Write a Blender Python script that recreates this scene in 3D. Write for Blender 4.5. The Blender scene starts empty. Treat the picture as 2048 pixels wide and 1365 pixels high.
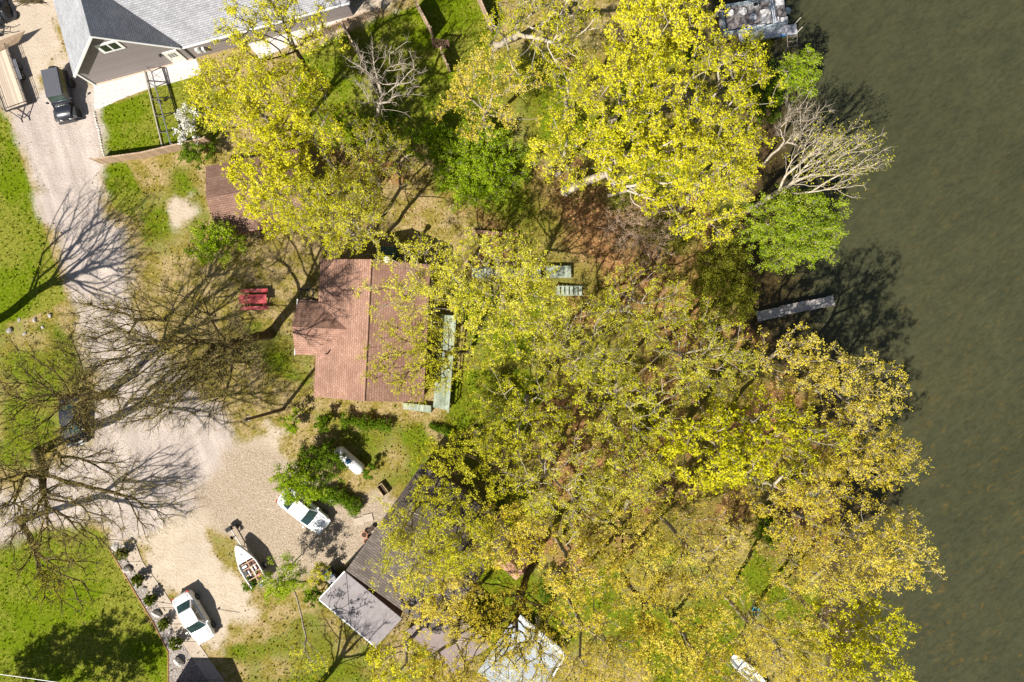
import bpy, bmesh, math, random
import numpy as np
from mathutils import Vector, Matrix

# ------------------------------------------------------------------ basics
CAMZ = 57.0                 # drone height above the ground, metres
MPP = 0.04255               # metres per photo pixel on the ground
SCN = bpy.context.scene
COL = SCN.collection
R = math.radians

def G(px, py, z=0.0):
    """photo position of a point standing z metres above the ground -> world"""
    s = (CAMZ - z) / CAMZ
    return Vector(((px - 1024) * MPP * s, (682.5 - py) * MPP * s, z))

def ang(dx, dy):
    return math.atan2(-dy, dx)

# ------------------------------------------------------------------ materials
def nmat(name):
    m = bpy.data.materials.new(name); m.use_nodes = True
    nt = m.node_tree
    for n in list(nt.nodes): nt.nodes.remove(n)
    out = nt.nodes.new('ShaderNodeOutputMaterial')
    return m, nt, out

def nd(nt, typ, **kw):
    n = nt.nodes.new(typ)
    for k, v in kw.items():
        if k.startswith('i_'):
            n.inputs[k[2:].replace('_', ' ')].default_value = v
        else:
            setattr(n, k, v)
    return n

def ramp(nt, fac, stops):
    r = nt.nodes.new('ShaderNodeValToRGB')
    while len(r.color_ramp.elements) < len(stops): r.color_ramp.elements.new(0.5)
    for e, (p, c) in zip(r.color_ramp.elements, stops):
        e.position = p; e.color = (c[0], c[1], c[2], 1)
    nt.links.new(fac, r.inputs[0])
    return r.outputs[0]

def mixc(nt, fac, a, b, mode='MIX'):
    n = nt.nodes.new('ShaderNodeMix'); n.data_type = 'RGBA'; n.blend_type = mode
    def put(s, v):
        if hasattr(v, 'links') or hasattr(v, 'is_linked'): nt.links.new(v, s)
        elif isinstance(v, (int, float)): s.default_value = v
        else: s.default_value = (v[0], v[1], v[2], 1)
    put(n.inputs[0], fac); put(n.inputs[6], a); put(n.inputs[7], b)
    return n.outputs[2]

def math_(nt, op, a, b=None, c=None):
    n = nt.nodes.new('ShaderNodeMath'); n.operation = op
    for i, v in enumerate((a, b, c)):
        if v is None: continue
        if isinstance(v, (int, float)): n.inputs[i].default_value = v
        else: nt.links.new(v, n.inputs[i])
    return n.outputs[0]

def noise(nt, vec, scale, detail=3, rough=0.6, dist=0.0):
    n = nt.nodes.new('ShaderNodeTexNoise')
    n.inputs['Scale'].default_value = scale; n.inputs['Detail'].default_value = detail
    n.inputs['Roughness'].default_value = rough; n.inputs['Distortion'].default_value = dist
    nt.links.new(vec, n.inputs['Vector'])
    return n.outputs['Fac']

MATS = {}
def plain(name, col, rough=0.6, metal=0.0, var=0.15, scale=6.0, spec=0.5, bump=0.0, coat=0.0, grime=None):
    """painted / plain surface with procedural mottling"""
    if name in MATS: return MATS[name]
    m, nt, out = nmat(name)
    tc = nd(nt, 'ShaderNodeTexCoord')
    n1 = noise(nt, tc.outputs['Object'], scale, 4)
    lo = [max(0, c * (1 - var)) for c in col]; hi = [min(1, c * (1 + var)) for c in col]
    c = ramp(nt, n1, [(0.3, lo), (0.7, hi)])
    if grime:
        n2 = noise(nt, tc.outputs['Object'], scale * 0.35, 6, 0.7, 0.6)
        f = ramp(nt, n2, [(0.5, (0, 0, 0)), (0.68, (1, 1, 1))])
        c = mixc(nt, math_(nt, 'MULTIPLY', f, 0.75), c, grime)
    b = nd(nt, 'ShaderNodeBsdfPrincipled')
    nt.links.new(c, b.inputs['Base Color'])
    b.inputs['Roughness'].default_value = rough; b.inputs['Metallic'].default_value = metal
    b.inputs['Specular IOR Level'].default_value = spec
    if coat: b.inputs['Coat Weight'].default_value = coat; b.inputs['Coat Roughness'].default_value = 0.06
    if bump:
        bp = nd(nt, 'ShaderNodeBump'); bp.inputs['Strength'].default_value = bump; bp.inputs['Distance'].default_value = 0.03
        nt.links.new(noise(nt, tc.outputs['Object'], scale * 4, 4), bp.inputs['Height'])
        nt.links.new(bp.outputs[0], b.inputs['Normal'])
    nt.links.new(b.outputs[0], out.inputs[0])
    MATS[name] = m
    return m

def boards(name, col, width=0.14, axis=0, rough=0.8, var=0.3, gap=0.06, grime=None):
    """planks laid side by side along a local axis"""
    if name in MATS: return MATS[name]
    m, nt, out = nmat(name)
    tc = nd(nt, 'ShaderNodeTexCoord'); sp = nd(nt, 'ShaderNodeSeparateXYZ')
    nt.links.new(tc.outputs['Object'], sp.inputs[0])
    q = math_(nt, 'DIVIDE', sp.outputs[axis], width)
    fl = math_(nt, 'FLOOR', q); fr = math_(nt, 'FRACT', q)
    wn = nd(nt, 'ShaderNodeTexWhiteNoise', noise_dimensions='1D'); nt.links.new(fl, wn.inputs['W'])
    mp = nd(nt, 'ShaderNodeMapping'); nt.links.new(tc.outputs['Object'], mp.inputs[0])
    sc = [1.2, 1.2, 1.2]; sc[axis] = 14; mp.inputs['Scale'].default_value = sc
    g = noise(nt, mp.outputs[0], 2.0, 5, 0.7)
    f = math_(nt, 'ADD', math_(nt, 'MULTIPLY', wn.outputs[0], 0.5), math_(nt, 'MULTIPLY', g, 0.5))
    c = ramp(nt, f, [(0.2, [x * (1 - var) for x in col]), (0.8, [min(1, x * (1 + var)) for x in col])])
    if grime:
        n2 = noise(nt, tc.outputs['Object'], 1.1, 6, 0.7, 0.6)
        c = mixc(nt, math_(nt, 'MULTIPLY', ramp(nt, n2, [(0.45, (0, 0, 0)), (0.65, (1, 1, 1))]), 0.7), c, grime)
    edge = math_(nt, 'LESS_THAN', fr, gap)
    c = mixc(nt, edge, c, [x * 0.12 for x in col])
    b = nd(nt, 'ShaderNodeBsdfPrincipled'); b.inputs['Roughness'].default_value = rough
    b.inputs['Specular IOR Level'].default_value = 0.25
    nt.links.new(c, b.inputs['Base Color']); nt.links.new(b.outputs[0], out.inputs[0])
    MATS[name] = m
    return m

def shingles(name, col, col2, course=0.2, tab=0.33, rough=0.9, stain=None, edge_dark=0.45):
    """asphalt shingles; uses the UV map laid along each slope in metres (u along the eave, v up the slope)"""
    if name in MATS: return MATS[name]
    m, nt, out = nmat(name)
    tc = nd(nt, 'ShaderNodeTexCoord')
    uv = tc.outputs['UV']
    br = nd(nt, 'ShaderNodeTexBrick'); nt.links.new(uv, br.inputs['Vector'])
    br.inputs['Scale'].default_value = 1.0
    br.inputs['Brick Width'].default_value = tab; br.inputs['Row Height'].default_value = course
    br.inputs['Mortar Size'].default_value = 0.012
    br.inputs['Color1'].default_value = (*col, 1); br.inputs['Color2'].default_value = (*col2, 1)
    br.inputs['Mortar'].default_value = (*[x * edge_dark for x in col], 1)
    sp = nd(nt, 'ShaderNodeSeparateXYZ'); nt.links.new(uv, sp.inputs[0])
    fr = math_(nt, 'FRACT', math_(nt, 'DIVIDE', sp.outputs[1], course))
    line = ramp(nt, fr, [(0.0, (edge_dark,) * 3), (0.22, (1, 1, 1))])
    c = mixc(nt, 1.0, br.outputs[0], line, 'MULTIPLY')
    n1 = noise(nt, uv, 9.0, 5, 0.7)
    c = mixc(nt, 1.0, c, ramp(nt, n1, [(0.25, (0.72,) * 3), (0.75, (1.2,) * 3)]), 'MULTIPLY')
    n3 = noise(nt, uv, 0.5, 4, 0.6)
    c = mixc(nt, 1.0, c, ramp(nt, n3, [(0.3, (0.82,) * 3), (0.7, (1.12,) * 3)]), 'MULTIPLY')
    if stain:
        n2 = noise(nt, uv, 0.7, 6, 0.7, 0.4)
        c = mixc(nt, math_(nt, 'MULTIPLY', ramp(nt, n2, [(0.48, (0, 0, 0)), (0.7, (1, 1, 1))]), 0.6), c, stain)
    b = nd(nt, 'ShaderNodeBsdfPrincipled'); b.inputs['Roughness'].default_value = rough
    b.inputs['Specular IOR Level'].default_value = 0.2
    bp = nd(nt, 'ShaderNodeBump'); bp.inputs['Strength'].default_value = 0.7; bp.inputs['Distance'].default_value = 0.02
    nt.links.new(math_(nt, 'ADD', fr, math_(nt, 'MULTIPLY', n1, 0.6)), bp.inputs['Height'])
    nt.links.new(bp.outputs[0], b.inputs['Normal'])
    nt.links.new(c, b.inputs['Base Color']); nt.links.new(b.outputs[0], out.inputs[0])
    MATS[name] = m
    return m

def leafmat(name, c0, c1, c2, trans=0.35):
    if name in MATS: return MATS[name]
    m, nt, out = nmat(name)
    at = nd(nt, 'ShaderNodeAttribute', attribute_name='tint')
    c = ramp(nt, at.outputs['Fac'], [(0.0, c0), (0.5, c1), (1.0, c2)])
    d = nd(nt, 'ShaderNodeBsdfDiffuse'); t = nd(nt, 'ShaderNodeBsdfTranslucent')
    nt.links.new(c, d.inputs[0]); nt.links.new(c, t.inputs[0])
    mx = nd(nt, 'ShaderNodeMixShader'); mx.inputs[0].default_value = trans
    nt.links.new(d.outputs[0], mx.inputs[1]); nt.links.new(t.outputs[0], mx.inputs[2])
    nt.links.new(mx.outputs[0], out.inputs[0])
    MATS[name] = m
    return m

def barkmat(name, c0, c1, scale=3.0):
    if name in MATS: return MATS[name]
    m, nt, out = nmat(name)
    tc = nd(nt, 'ShaderNodeTexCoord')
    n1 = noise(nt, tc.outputs['Object'], scale, 6, 0.75)
    c = ramp(nt, n1, [(0.3, c0), (0.65, c1)])
    b = nd(nt, 'ShaderNodeBsdfPrincipled'); b.inputs['Roughness'].default_value = 0.9
    b.inputs['Specular IOR Level'].default_value = 0.15
    bp = nd(nt, 'ShaderNodeBump'); bp.inputs['Strength'].default_value = 0.8; bp.inputs['Distance'].default_value = 0.04
    nt.links.new(noise(nt, tc.outputs['Object'], scale * 5, 4), bp.inputs['Height'])
    nt.links.new(bp.outputs[0], b.inputs['Normal'])
    nt.links.new(c, b.inputs['Base Color']); nt.links.new(b.outputs[0], out.inputs[0])
    MATS[name] = m
    return m

# ------------------------------------------------------------------ objects
def tag(o, label=None, cat=None, group=None, kind=None):
    if label: o['label'] = label
    if cat: o['category'] = cat
    if group: o['group'] = group
    if kind: o['kind'] = kind
    return o

def thing(name, label, cat, loc=(0, 0, 0), rz=0.0, group=None):
    o = bpy.data.objects.new(name, None); COL.objects.link(o)
    o.empty_display_size = 0.3
    o.location = loc; o.rotation_euler = (0, 0, rz)
    return tag(o, label, cat, group)

class MB:
    """collects shapes and links them as ONE mesh object"""
    def __init__(s): s.v = []; s.f = []; s.uv = {}
    def poly(s, pts, uv=None):
        b = len(s.v); s.v += [tuple(p) for p in pts]; s.f.append(tuple(range(b, b + len(pts))))
        if uv: s.uv[len(s.f) - 1] = uv
    def box(s, c, d, rz=0.0, M=None):
        x, y, z = d[0] / 2, d[1] / 2, d[2] / 2
        m = Matrix.Translation(Vector(c)) @ (M if M else Matrix.Rotation(rz, 4, 'Z'))
        p = [m @ Vector(q) for q in ((-x, -y, -z), (x, -y, -z), (x, y, -z), (-x, y, -z), (-x, -y, z), (x, -y, z), (x, y, z), (-x, y, z))]
        s.hexa(p)
    def hexa(s, p):
        b = len(s.v); s.v += [tuple(q) for q in p]
        for f in ((3, 2, 1, 0), (4, 5, 6, 7), (0, 1, 5, 4), (1, 2, 6, 5), (2, 3, 7, 6), (3, 0, 4, 7)):
            s.f.append(tuple(b + i for i in f))
    def slab(s, pts, thick):
        """polygon (any plane) given thickness downwards"""
        n = len(pts); b = len(s.v)
        s.v += [tuple(p) for p in pts] + [(p[0], p[1], p[2] - thick) for p in pts]
        s.f.append(tuple(range(b, b + n))); s.f.append(tuple(range(b + 2 * n - 1, b + n - 1, -1)))
        for i in range(n):
            j = (i + 1) % n; s.f.append((b + i, b + n + i, b + n + j, b + j))
    def bar(s, a, b_, r, n=6, r2=None, caps=True):
        a = Vector(a); b_ = Vector(b_); d = (b_ - a)
        if d.length < 1e-6: return
        d.normalize(); u = d.orthogonal().normalized(); w = d.cross(u); r2 = r if r2 is None else r2
        b = len(s.v)
        for p, rr in ((a, r), (b_, r2)):
            for i in range(n):
                t = 2 * math.pi * i / n; s.v.append(tuple(p + (u * math.cos(t) + w * math.sin(t)) * rr))
        for i in range(n):
            j = (i + 1) % n; s.f.append((b + i, b + j, b + n + j, b + n + i))
        if caps: s.f.append(tuple(range(b + n - 1, b - 1, -1))); s.f.append(tuple(range(b + n, b + 2 * n)))
    def lathe(s, prof, c=(0, 0, 0), n=16, axis='Z'):
        """profile [(r, h)] turned around an axis"""
        b = len(s.v)
        for r, h in prof:
            for i in range(n):
                t = 2 * math.pi * i / n; x, y = r * math.cos(t), r * math.sin(t)
                p = {'Z': (x, y, h), 'Y': (x, h, y), 'X': (h, x, y)}[axis]
                s.v.append((p[0] + c[0], p[1] + c[1], p[2] + c[2]))
        for k in range(len(prof) - 1):
            for i in range(n):
                j = (i + 1) % n; s.f.append((b + k * n + i, b + k * n + j, b + (k + 1) * n + j, b + (k + 1) * n + i))
        s.f.append(tuple(b + i for i in range(n))); q = b + (len(prof) - 1) * n
        s.f.append(tuple(q + i for i in range(n)))
    def loft(s, rings, closed=True):
        n = len(rings[0]); b = len(s.v)
        for r in rings: s.v += [tuple(p) for p in r]
        for k in range(len(rings) - 1):
            for i in range(n):
                j = (i + 1) % n; s.f.append((b + k * n + i, b + k * n + j, b + (k + 1) * n + j, b + (k + 1) * n + i))
        if closed:
            s.f.append(tuple(b + n - 1 - i for i in range(n))); q = b + (len(rings) - 1) * n
            s.f.append(tuple(q + i for i in range(n)))
    def build(s, name, mat, parent=None, smooth=False, bevel=0.0, seg=2, fix=True):
        me = bpy.data.meshes.new(name)
        me.from_pydata(s.v, [], s.f)
        if s.uv:
            l = me.uv_layers.new(name='UVMap')
            for i, p in enumerate(me.polygons):
                if i in s.uv:
                    for k, li in enumerate(p.loop_indices): l.data[li].uv = s.uv[i][k]
        if fix or bevel:
            bm = bmesh.new(); bm.from_mesh(me)
            bmesh.ops.recalc_face_normals(bm, faces=bm.faces)
            if bevel:
                bmesh.ops.remove_doubles(bm, verts=bm.verts, dist=1e-5)
                ee = [e for e in bm.edges if len(e.link_faces) == 2 and e.calc_face_angle(0) > 0.5]
                bmesh.ops.bevel(bm, geom=ee, offset=bevel, segments=seg, affect='EDGES', profile=0.6, clamp_overlap=True)
            bm.to_mesh(me); bm.free()
        if smooth: me.polygons.foreach_set('use_smooth', [True] * len(me.polygons))
        me.materials.append(mat)
        o = bpy.data.objects.new(name, me); COL.objects.link(o)
        if parent: o.parent = parent
        return o

def copy_tree(o, parent=None):
    c = o.copy(); COL.objects.link(c); c.parent = parent
    for ch in list(o.children): copy_tree(ch, c)
    return c

def fast_mesh(name, V, F, mat, parent=None, tint=None, smooth=False):
    """V (n,3) float array, F (m,k) int array of equal sized faces"""
    V = np.asarray(V, dtype=np.float32); F = np.asarray(F, dtype=np.int32)
    me = bpy.data.meshes.new(name)
    k = F.shape[1]
    me.vertices.add(len(V)); me.vertices.foreach_set('co', V.ravel())
    me.loops.add(F.size); me.loops.foreach_set('vertex_index', F.ravel())
    me.polygons.add(len(F)); me.polygons.foreach_set('loop_start', np.arange(0, F.size, k, dtype=np.int32))
    if smooth: me.polygons.foreach_set('use_smooth', np.ones(len(F), dtype=bool))
    me.update(calc_edges=True)
    if tint is not None:
        a = me.attributes.new('tint', 'FLOAT', 'POINT'); a.data.foreach_set('value', np.asarray(tint, dtype=np.float32))
    me.materials.append(mat)
    o = bpy.data.objects.new(name, me); COL.objects.link(o)
    if parent: o.parent = parent
    return o

def vnoise(x, y, seed, scale):
    """smooth value noise on arrays, 0..1"""
    rng = np.random.default_rng(seed); L = rng.random((128, 128))
    X = x / scale; Y = y / scale
    xi = np.floor(X).astype(int); yi = np.floor(Y).astype(int); fx = X - xi; fy = Y - yi
    fx = fx * fx * (3 - 2 * fx); fy = fy * fy * (3 - 2 * fy)
    a = L[xi % 128, yi % 128]; b = L[(xi + 1) % 128, yi % 128]; c = L[xi % 128, (yi + 1) % 128]; d = L[(xi + 1) % 128, (yi + 1) % 128]
    return (a * (1 - fx) + b * fx) * (1 - fy) + (c * (1 - fx) + d * fx) * fy

def sdist(x, y, poly):
    """signed distance (positive inside), metres, polygon in photo pixels"""
    P = np.array([G(*p)[:2] for p in poly]); n = len(P)
    d = np.full(x.shape, 1e9); ins = np.zeros(x.shape, dtype=bool)
    for i in range(n):
        a = P[i]; b = P[(i + 1) % n]; e = b - a
        t = np.clip(((x - a[0]) * e[0] + (y - a[1]) * e[1]) / (e @ e + 1e-12), 0, 1)
        d = np.minimum(d, (x - a[0] - t * e[0]) ** 2 + (y - a[1] - t * e[1]) ** 2)
        c = ((a[1] > y) != (b[1] > y)) & (x < (b[0] - a[0]) * (y - a[1]) / (b[1] - a[1] + 1e-12) + a[0])
        ins ^= c
    d = np.sqrt(d)
    return np.where(ins, d, -d)
# ------------------------------------------------------------------ camera, light, sky
SUN_EL, SUN_DIR = R(48.5), Vector((-0.62, -0.785, 0)).normalized()     # from where the sun shines
cam_d = bpy.data.cameras.new('camera'); cam = bpy.data.objects.new('camera', cam_d); COL.objects.link(cam)
cam.location = (0, 0, CAMZ); cam.rotation_euler = (0, 0, 0)
cam_d.sensor_width = 36; cam_d.lens = 36 * CAMZ / (2048 * MPP); cam_d.clip_end = 2000
SCN.camera = cam
sun_d = bpy.data.lights.new('sun', 'SUN'); sun_d.energy = 4.8; sun_d.angle = R(0.53); sun_d.color = (1.0, 0.955, 0.88)
sun = bpy.data.objects.new('sun', sun_d); COL.objects.link(sun); sun.location = (-30, -40, 60)
dvec = -(SUN_DIR * math.cos(SUN_EL) + Vector((0, 0, math.sin(SUN_EL))))
sun.rotation_euler = dvec.to_track_quat('-Z', 'Y').to_euler()
w = bpy.data.worlds.new('World'); SCN.world = w; w.use_nodes = True
nt = w.node_tree
for n in list(nt.nodes): nt.nodes.remove(n)
sky = nd(nt, 'ShaderNodeTexSky', sky_type='NISHITA', sun_disc=False)
sky.sun_elevation = SUN_EL; sky.sun_rotation = math.atan2(SUN_DIR.x, SUN_DIR.y)
bg = nd(nt, 'ShaderNodeBackground'); bg.inputs[1].default_value = 0.05
wo = nd(nt, 'ShaderNodeOutputWorld')
nt.links.new(sky.outputs[0], bg.inputs[0]); nt.links.new(bg.outputs[0], wo.inputs[0])
vs = SCN.view_settings
vs.view_transform = 'Standard'; vs.look = 'None'; vs.gamma = 1; vs.exposure = 0.74
SCN.cycles.max_bounces = 6; SCN.cycles.transparent_max_bounces = 6
SCN.cycles.diffuse_bounces = 3

# ------------------------------------------------------------------ ground zones (photo pixels)
SHORE = [(1440, -300), (1448, 0), (1476, 92), (1520, 160), (1545, 260), (1520, 380), (1505, 470), (1515, 560), (1512, 640), (1556, 690), (1600, 730),
         (1640, 800), (1680, 900), (1700, 1000), (1680, 1100), (1660, 1200), (1672, 1300), (1690, 1700), (2800, 1700), (2800, -300)]
LITTER = [[(1000, 360), (1120, 300), (1300, 330), (1480, 400), (1530, 560), (1600, 690), (1700, 850), (1730, 1050), (1640, 1200), (1500, 1120),
           (1330, 1080), (1150, 1160), (1060, 1120), (1030, 900), (1120, 700), (1040, 600), (930, 540), (940, 440)],
          [(1060, 120), (1290, 80), (1280, 170), (1120, 160)], [(700, 230), (800, 300), (980, 380), (930, 430), (700, 400), (560, 420), (560, 300)]]
LAWN = [[(-200, 200), (14, 226), (48, 330), (84, 440), (116, 540), (132, 600), (60, 640), (-200, 690)],
        [(198, 218), (300, 178), (400, 152), (470, 200), (430, 290), (212, 322)],
        [(203, 335), (250, 330), (284, 380), (272, 440), (228, 424), (206, 370)],
        [(-200, 1150), (0, 1093), (60, 1064), (170, 1048), (212, 1066), (222, 1106), (282, 1214), (336, 1300), (334, 1600), (-200, 1600)],
        
        [(590, 110), (690, 62), (760, 32), (830, 10), (960, -100), (1010, 40), (960, 160), (900, 260), (780, 300), (600, 300)]]
LUSH = [[(900, 730), (1050, 720), (1130, 800), (1060, 880), (900, 870)], [(840, 250), (1010, 230), (1040, 390), (900, 400)],
        [(1180, 760), (1340, 720), (1330, 860), (1200, 880)], [(1340, 500), (1500, 480), (1500, 620), (1380, 640)],
        [(1480, 1030), (1580, 1020), (1560, 1180), (1480, 1160)], [(1290, 1300), (1420, 1280), (1420, 1400), (1290, 1400)], [(900, 560), (1100, 560), (1100, 700), (930, 720)]]
MIXED = [[(446, 1294), (520, 1245), (640, 1200), (760, 1310), (760, 1500), (470, 1500)], [(590, 640), (640, 700), (640, 780), (560, 800), (470, 720), (480, 640)], [(200, 340), (400, 340), (420, 500), (300, 560)],
         [(620, 820), (860, 830), (900, 1000), (760, 1000), (640, 900)], [(-200, 640), (130, 620), (190, 800), (100, 930), (-200, 1000)]]
ROAD = [[(26, 235), (62, 345), (92, 440), (114, 485), (138, 580), (164, 690), (192, 770), (180, 866), (116, 938), (0, 985), (-200, 1040), (-200, 1150), (0, 1092),
         (60, 1062), (170, 1046), (214, 1064), (236, 1086), (300, 1060), (400, 1010), (470, 960), (470, 880), (430, 800), (340, 720), (266, 620), (268, 560),
         (262, 500), (226, 430), (203, 340), (192, 240), (180, 170), (130, 130), (60, 190)]]
DIRT = [[(-200, -200), (96, -60), (150, 150), (188, 180), (170, 230), (100, 160), (30, 235), (0, 218), (-200, 190)],
        [(258, 1074), (330, 1020), (400, 985), (460, 900), (540, 850), (600, 870), (560, 960), (470, 1000), (470, 1100), (528, 1225), (442, 1290), (416, 1302)],
        [(350, 412), (372, 408), (380, 430), (352, 438)], [(600, 1130), (700, 1030), (770, 1000), (790, 1040), (700, 1140)],
        [(500, 90), (560, 40), (700, 10), (790, -60), (800, 20), (700, 56), (600, 110)]]
PEBBLE = [[(452, 905), (520, 880), (560, 900), (640, 960), (700, 1015), (770, 990), (790, 1040), (690, 1128), (620, 1160), (524, 1190), (440, 1120), (396, 1050), (400, 985)]]
STONES = [[(187, 170), (392, 114), (404, 148), (300, 177), (198, 217), (189, 218)], [(480, 70), (640, 10), (690, 40), (520, 120)]]

def smax(x, y, polys):
    d = sdist(x, y, polys[0])
    for p in polys[1:]: d = np.maximum(d, sdist(x, y, p))
    return d

def soft(d, width):
    return np.clip(d / width + 0.5, 0, 1)

def zone_fields(x, y):
    wob = (vnoise(x, y, 1, 2.2) - 0.5) * 1.0 + (vnoise(x, y, 2, 0.7) - 0.5) * 0.5
    z = {}
    z['litter'] = soft(smax(x, y, LITTER) + wob * 3.5, 4.0) * (0.35 + 0.65 * vnoise(x, y, 5, 3.0))
    z['lawn'] = soft(smax(x, y, LAWN) + wob * 0.45, 0.9)
    z['lush'] = soft(smax(x, y, LUSH) + wob * 2.5, 3.0)
    z['road'] = soft(smax(x, y, ROAD) + wob * 1.3, 2.2)
    z['dirt'] = soft(smax(x, y, DIRT) + wob * 2.0, 2.6)
    z['pebble'] = soft(smax(x, y, PEBBLE) + wob * 1.6, 2.6)
    wood = soft(sdist(x, y, [(820, 60), (1500, 60), (1560, 700), (1720, 950), (1720, 1400), (760, 1400), (900, 1060), (860, 900), (940, 480)]) + wob * 3, 5.0)
    z['lush'] = np.maximum(z['lush'], wood * (0.28 + 0.5 * vnoise(x, y, 41, 3.5)))
    mixed = soft(smax(x, y, MIXED) + wob * 2, 2.5)
    z['lush'] = np.maximum(z['lush'], mixed * (0.32 + 0.5 * vnoise(x, y, 42, 2.0)))
    gr = soft(sdist(x, y, [(380, 1030), (430, 1045), (480, 1110), (500, 1165), (455, 1140), (410, 1090)]) + wob * 1.6, 1.6) * 0.9
    for k in ('dirt', 'pebble'): z[k] = z[k] * (1 - gr)
    z['lush'] = np.maximum(z['lush'], gr * 0.5)
    z['stones'] = soft(smax(x, y, STONES) + wob * 0.12, 0.3)
    z['mud'] = soft(sdist(x, y, SHORE) + wob * 0.8 + 0.9, 1.8)
    return z

def ground_mat():
    m, nt, out = nmat('ground_surface')
    tc = nd(nt, 'ShaderNodeTexCoord'); P = tc.outputs['Object']
    za = nd(nt, 'ShaderNodeAttribute', attribute_name='za'); zb = nd(nt, 'ShaderNodeAttribute', attribute_name='zb')
    sa = nd(nt, 'ShaderNodeSeparateColor'); nt.links.new(za.outputs['Color'], sa.inputs[0])
    sb = nd(nt, 'ShaderNodeSeparateColor'); nt.links.new(zb.outputs['Color'], sb.inputs[0])
    big = noise(nt, P, 0.16, 4, 0.6); mid = noise(nt, P, 0.8, 5, 0.65); fine = noise(nt, P, 5.0, 5, 0.75); grit = noise(nt, P, 14.0, 3, 0.8)
    det = math_(nt, 'ADD', math_(nt, 'MULTIPLY', mid, 0.45), math_(nt, 'MULTIPLY', fine, 0.55))
    def cover(w, hard=0.16, amp=0.9):
        s = math_(nt, 'ADD', w, math_(nt, 'MULTIPLY', math_(nt, 'SUBTRACT', det, 0.5), amp))
        mr = nd(nt, 'ShaderNodeMapRange', interpolation_type='SMOOTHSTEP')
        nt.links.new(s, mr.inputs[0]); mr.inputs[1].default_value = 0.5 - hard; mr.inputs[2].default_value = 0.5 + hard
        return mr.outputs[0]
    def tex(a, b, c, f=fine):
        return ramp(nt, f, [(0.28, a), (0.5, b), (0.72, c)])
    # dry patchy yard: straw, olive and bare soil
    yard = mixc(nt, cover(mid, 0.12, 0.5), tex((0.10, 0.085, 0.012), (0.23, 0.185, 0.035), (0.38, 0.30, 0.09)), tex((0.20, 0.145, 0.06), (0.36, 0.265, 0.12), (0.52, 0.40, 0.21)))
    c = yard
    lush = tex((0.030, 0.042, 0.002), (0.125, 0.140, 0.006), (0.27, 0.275, 0.020))
    lush = mixc(nt, math_(nt, 'MULTIPLY', cover(mid, 0.15, 0.6), 0.6), lush, tex((0.05, 0.08, 0.003), (0.12, 0.19, 0.006), (0.24, 0.31, 0.015)))
    c = mixc(nt, cover(sb.outputs[3] if len(sb.outputs) > 3 else zb.outputs['Alpha']), c, lush)
    litter = tex((0.07, 0.03, 0.014), (0.30, 0.155, 0.062), (0.52, 0.31, 0.15))
    litter = mixc(nt, cover(big, 0.06, 0.8), litter, tex((0.06, 0.055, 0.008), (0.19, 0.155, 0.03), (0.33, 0.26, 0.07)))
    c = mixc(nt, cover(sa.outputs[0]), c, litter)
    lawn = tex((0.055, 0.085, 0.001), (0.115, 0.165, 0.002), (0.205, 0.255, 0.005))
    lawn = mixc(nt, math_(nt, 'MULTIPLY', cover(big, 0.1, 0.9), 0.62), lawn, tex((0.11, 0.115, 0.012), (0.24, 0.22, 0.035), (0.42, 0.35, 0.10)))
    c = mixc(nt, cover(sa.outputs[1], 0.2, 0.7), c, lawn)
    dirt = tex((0.32, 0.245, 0.165), (0.53, 0.435, 0.32), (0.70, 0.60, 0.47), det)
    dirt = mixc(nt, math_(nt, 'MULTIPLY', cover(big, 0.2, 0.6), 0.5), dirt, tex((0.30, 0.245, 0.19), (0.45, 0.375, 0.30), (0.58, 0.50, 0.41), grit))
    c = mixc(nt, cover(za.outputs['Alpha'], 0.25), c, dirt)
    road = tex((0.33, 0.27, 0.225), (0.50, 0.425, 0.37), (0.66, 0.58, 0.52), det)
    road = mixc(nt, math_(nt, 'MULTIPLY', cover(big, 0.08, 0.4), 0.55), road, tex((0.33, 0.265, 0.23), (0.46, 0.385, 0.34), (0.60, 0.52, 0.46), grit))
    ro_ = nd(nt, 'ShaderNodeMapping'); nt.links.new(P, ro_.inputs[0]); ro_.inputs['Rotation'].default_value = (0, 0, R(72))
    ax_ = nd(nt, 'ShaderNodeMapping'); nt.links.new(ro_.outputs[0], ax_.inputs[0]); ax_.inputs['Scale'].default_value = (0.12, 0.9, 1)
    ruts = noise(nt, ax_.outputs[0], 0.9, 3, 0.55, 0.3)
    road = mixc(nt, 1.0, road, ramp(nt, ruts, [(0.3, (0.80, 0.79, 0.78)), (0.65, (1.10, 1.10, 1.09))]), 'MULTIPLY')
    c = mixc(nt, cover(sa.outputs[2], 0.3, 0.9), c, road)
    vor = nd(nt, 'ShaderNodeTexVoronoi'); vor.inputs['Scale'].default_value = 26.0; nt.links.new(P, vor.inputs['Vector'])
    sv = nd(nt, 'ShaderNodeSeparateColor'); nt.links.new(vor.outputs['Color'], sv.inputs[0])
    peb = ramp(nt, sv.outputs[0], [(0.0, (0.22, 0.16, 0.105)), (0.4, (0.36, 0.275, 0.19)), (0.8, (0.45, 0.37, 0.28)), (1.0, (0.60, 0.52, 0.42))])
    c = mixc(nt, cover(sb.outputs[0], 0.35, 0.8), c, peb)
    st = ramp(nt, sv.outputs[1], [(0.0, (0.36, 0.32, 0.27)), (0.3, (0.56, 0.53, 0.50)), (1.0, (0.74, 0.71, 0.68))])
    c = mixc(nt, cover(sb.outputs[1], 0.1, 0.2), c, st)
    mud = tex((0.03, 0.022, 0.01), (0.10, 0.065, 0.03), (0.20, 0.125, 0.06))
    c = mixc(nt, cover(sb.outputs[2]), c, mud)
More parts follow.
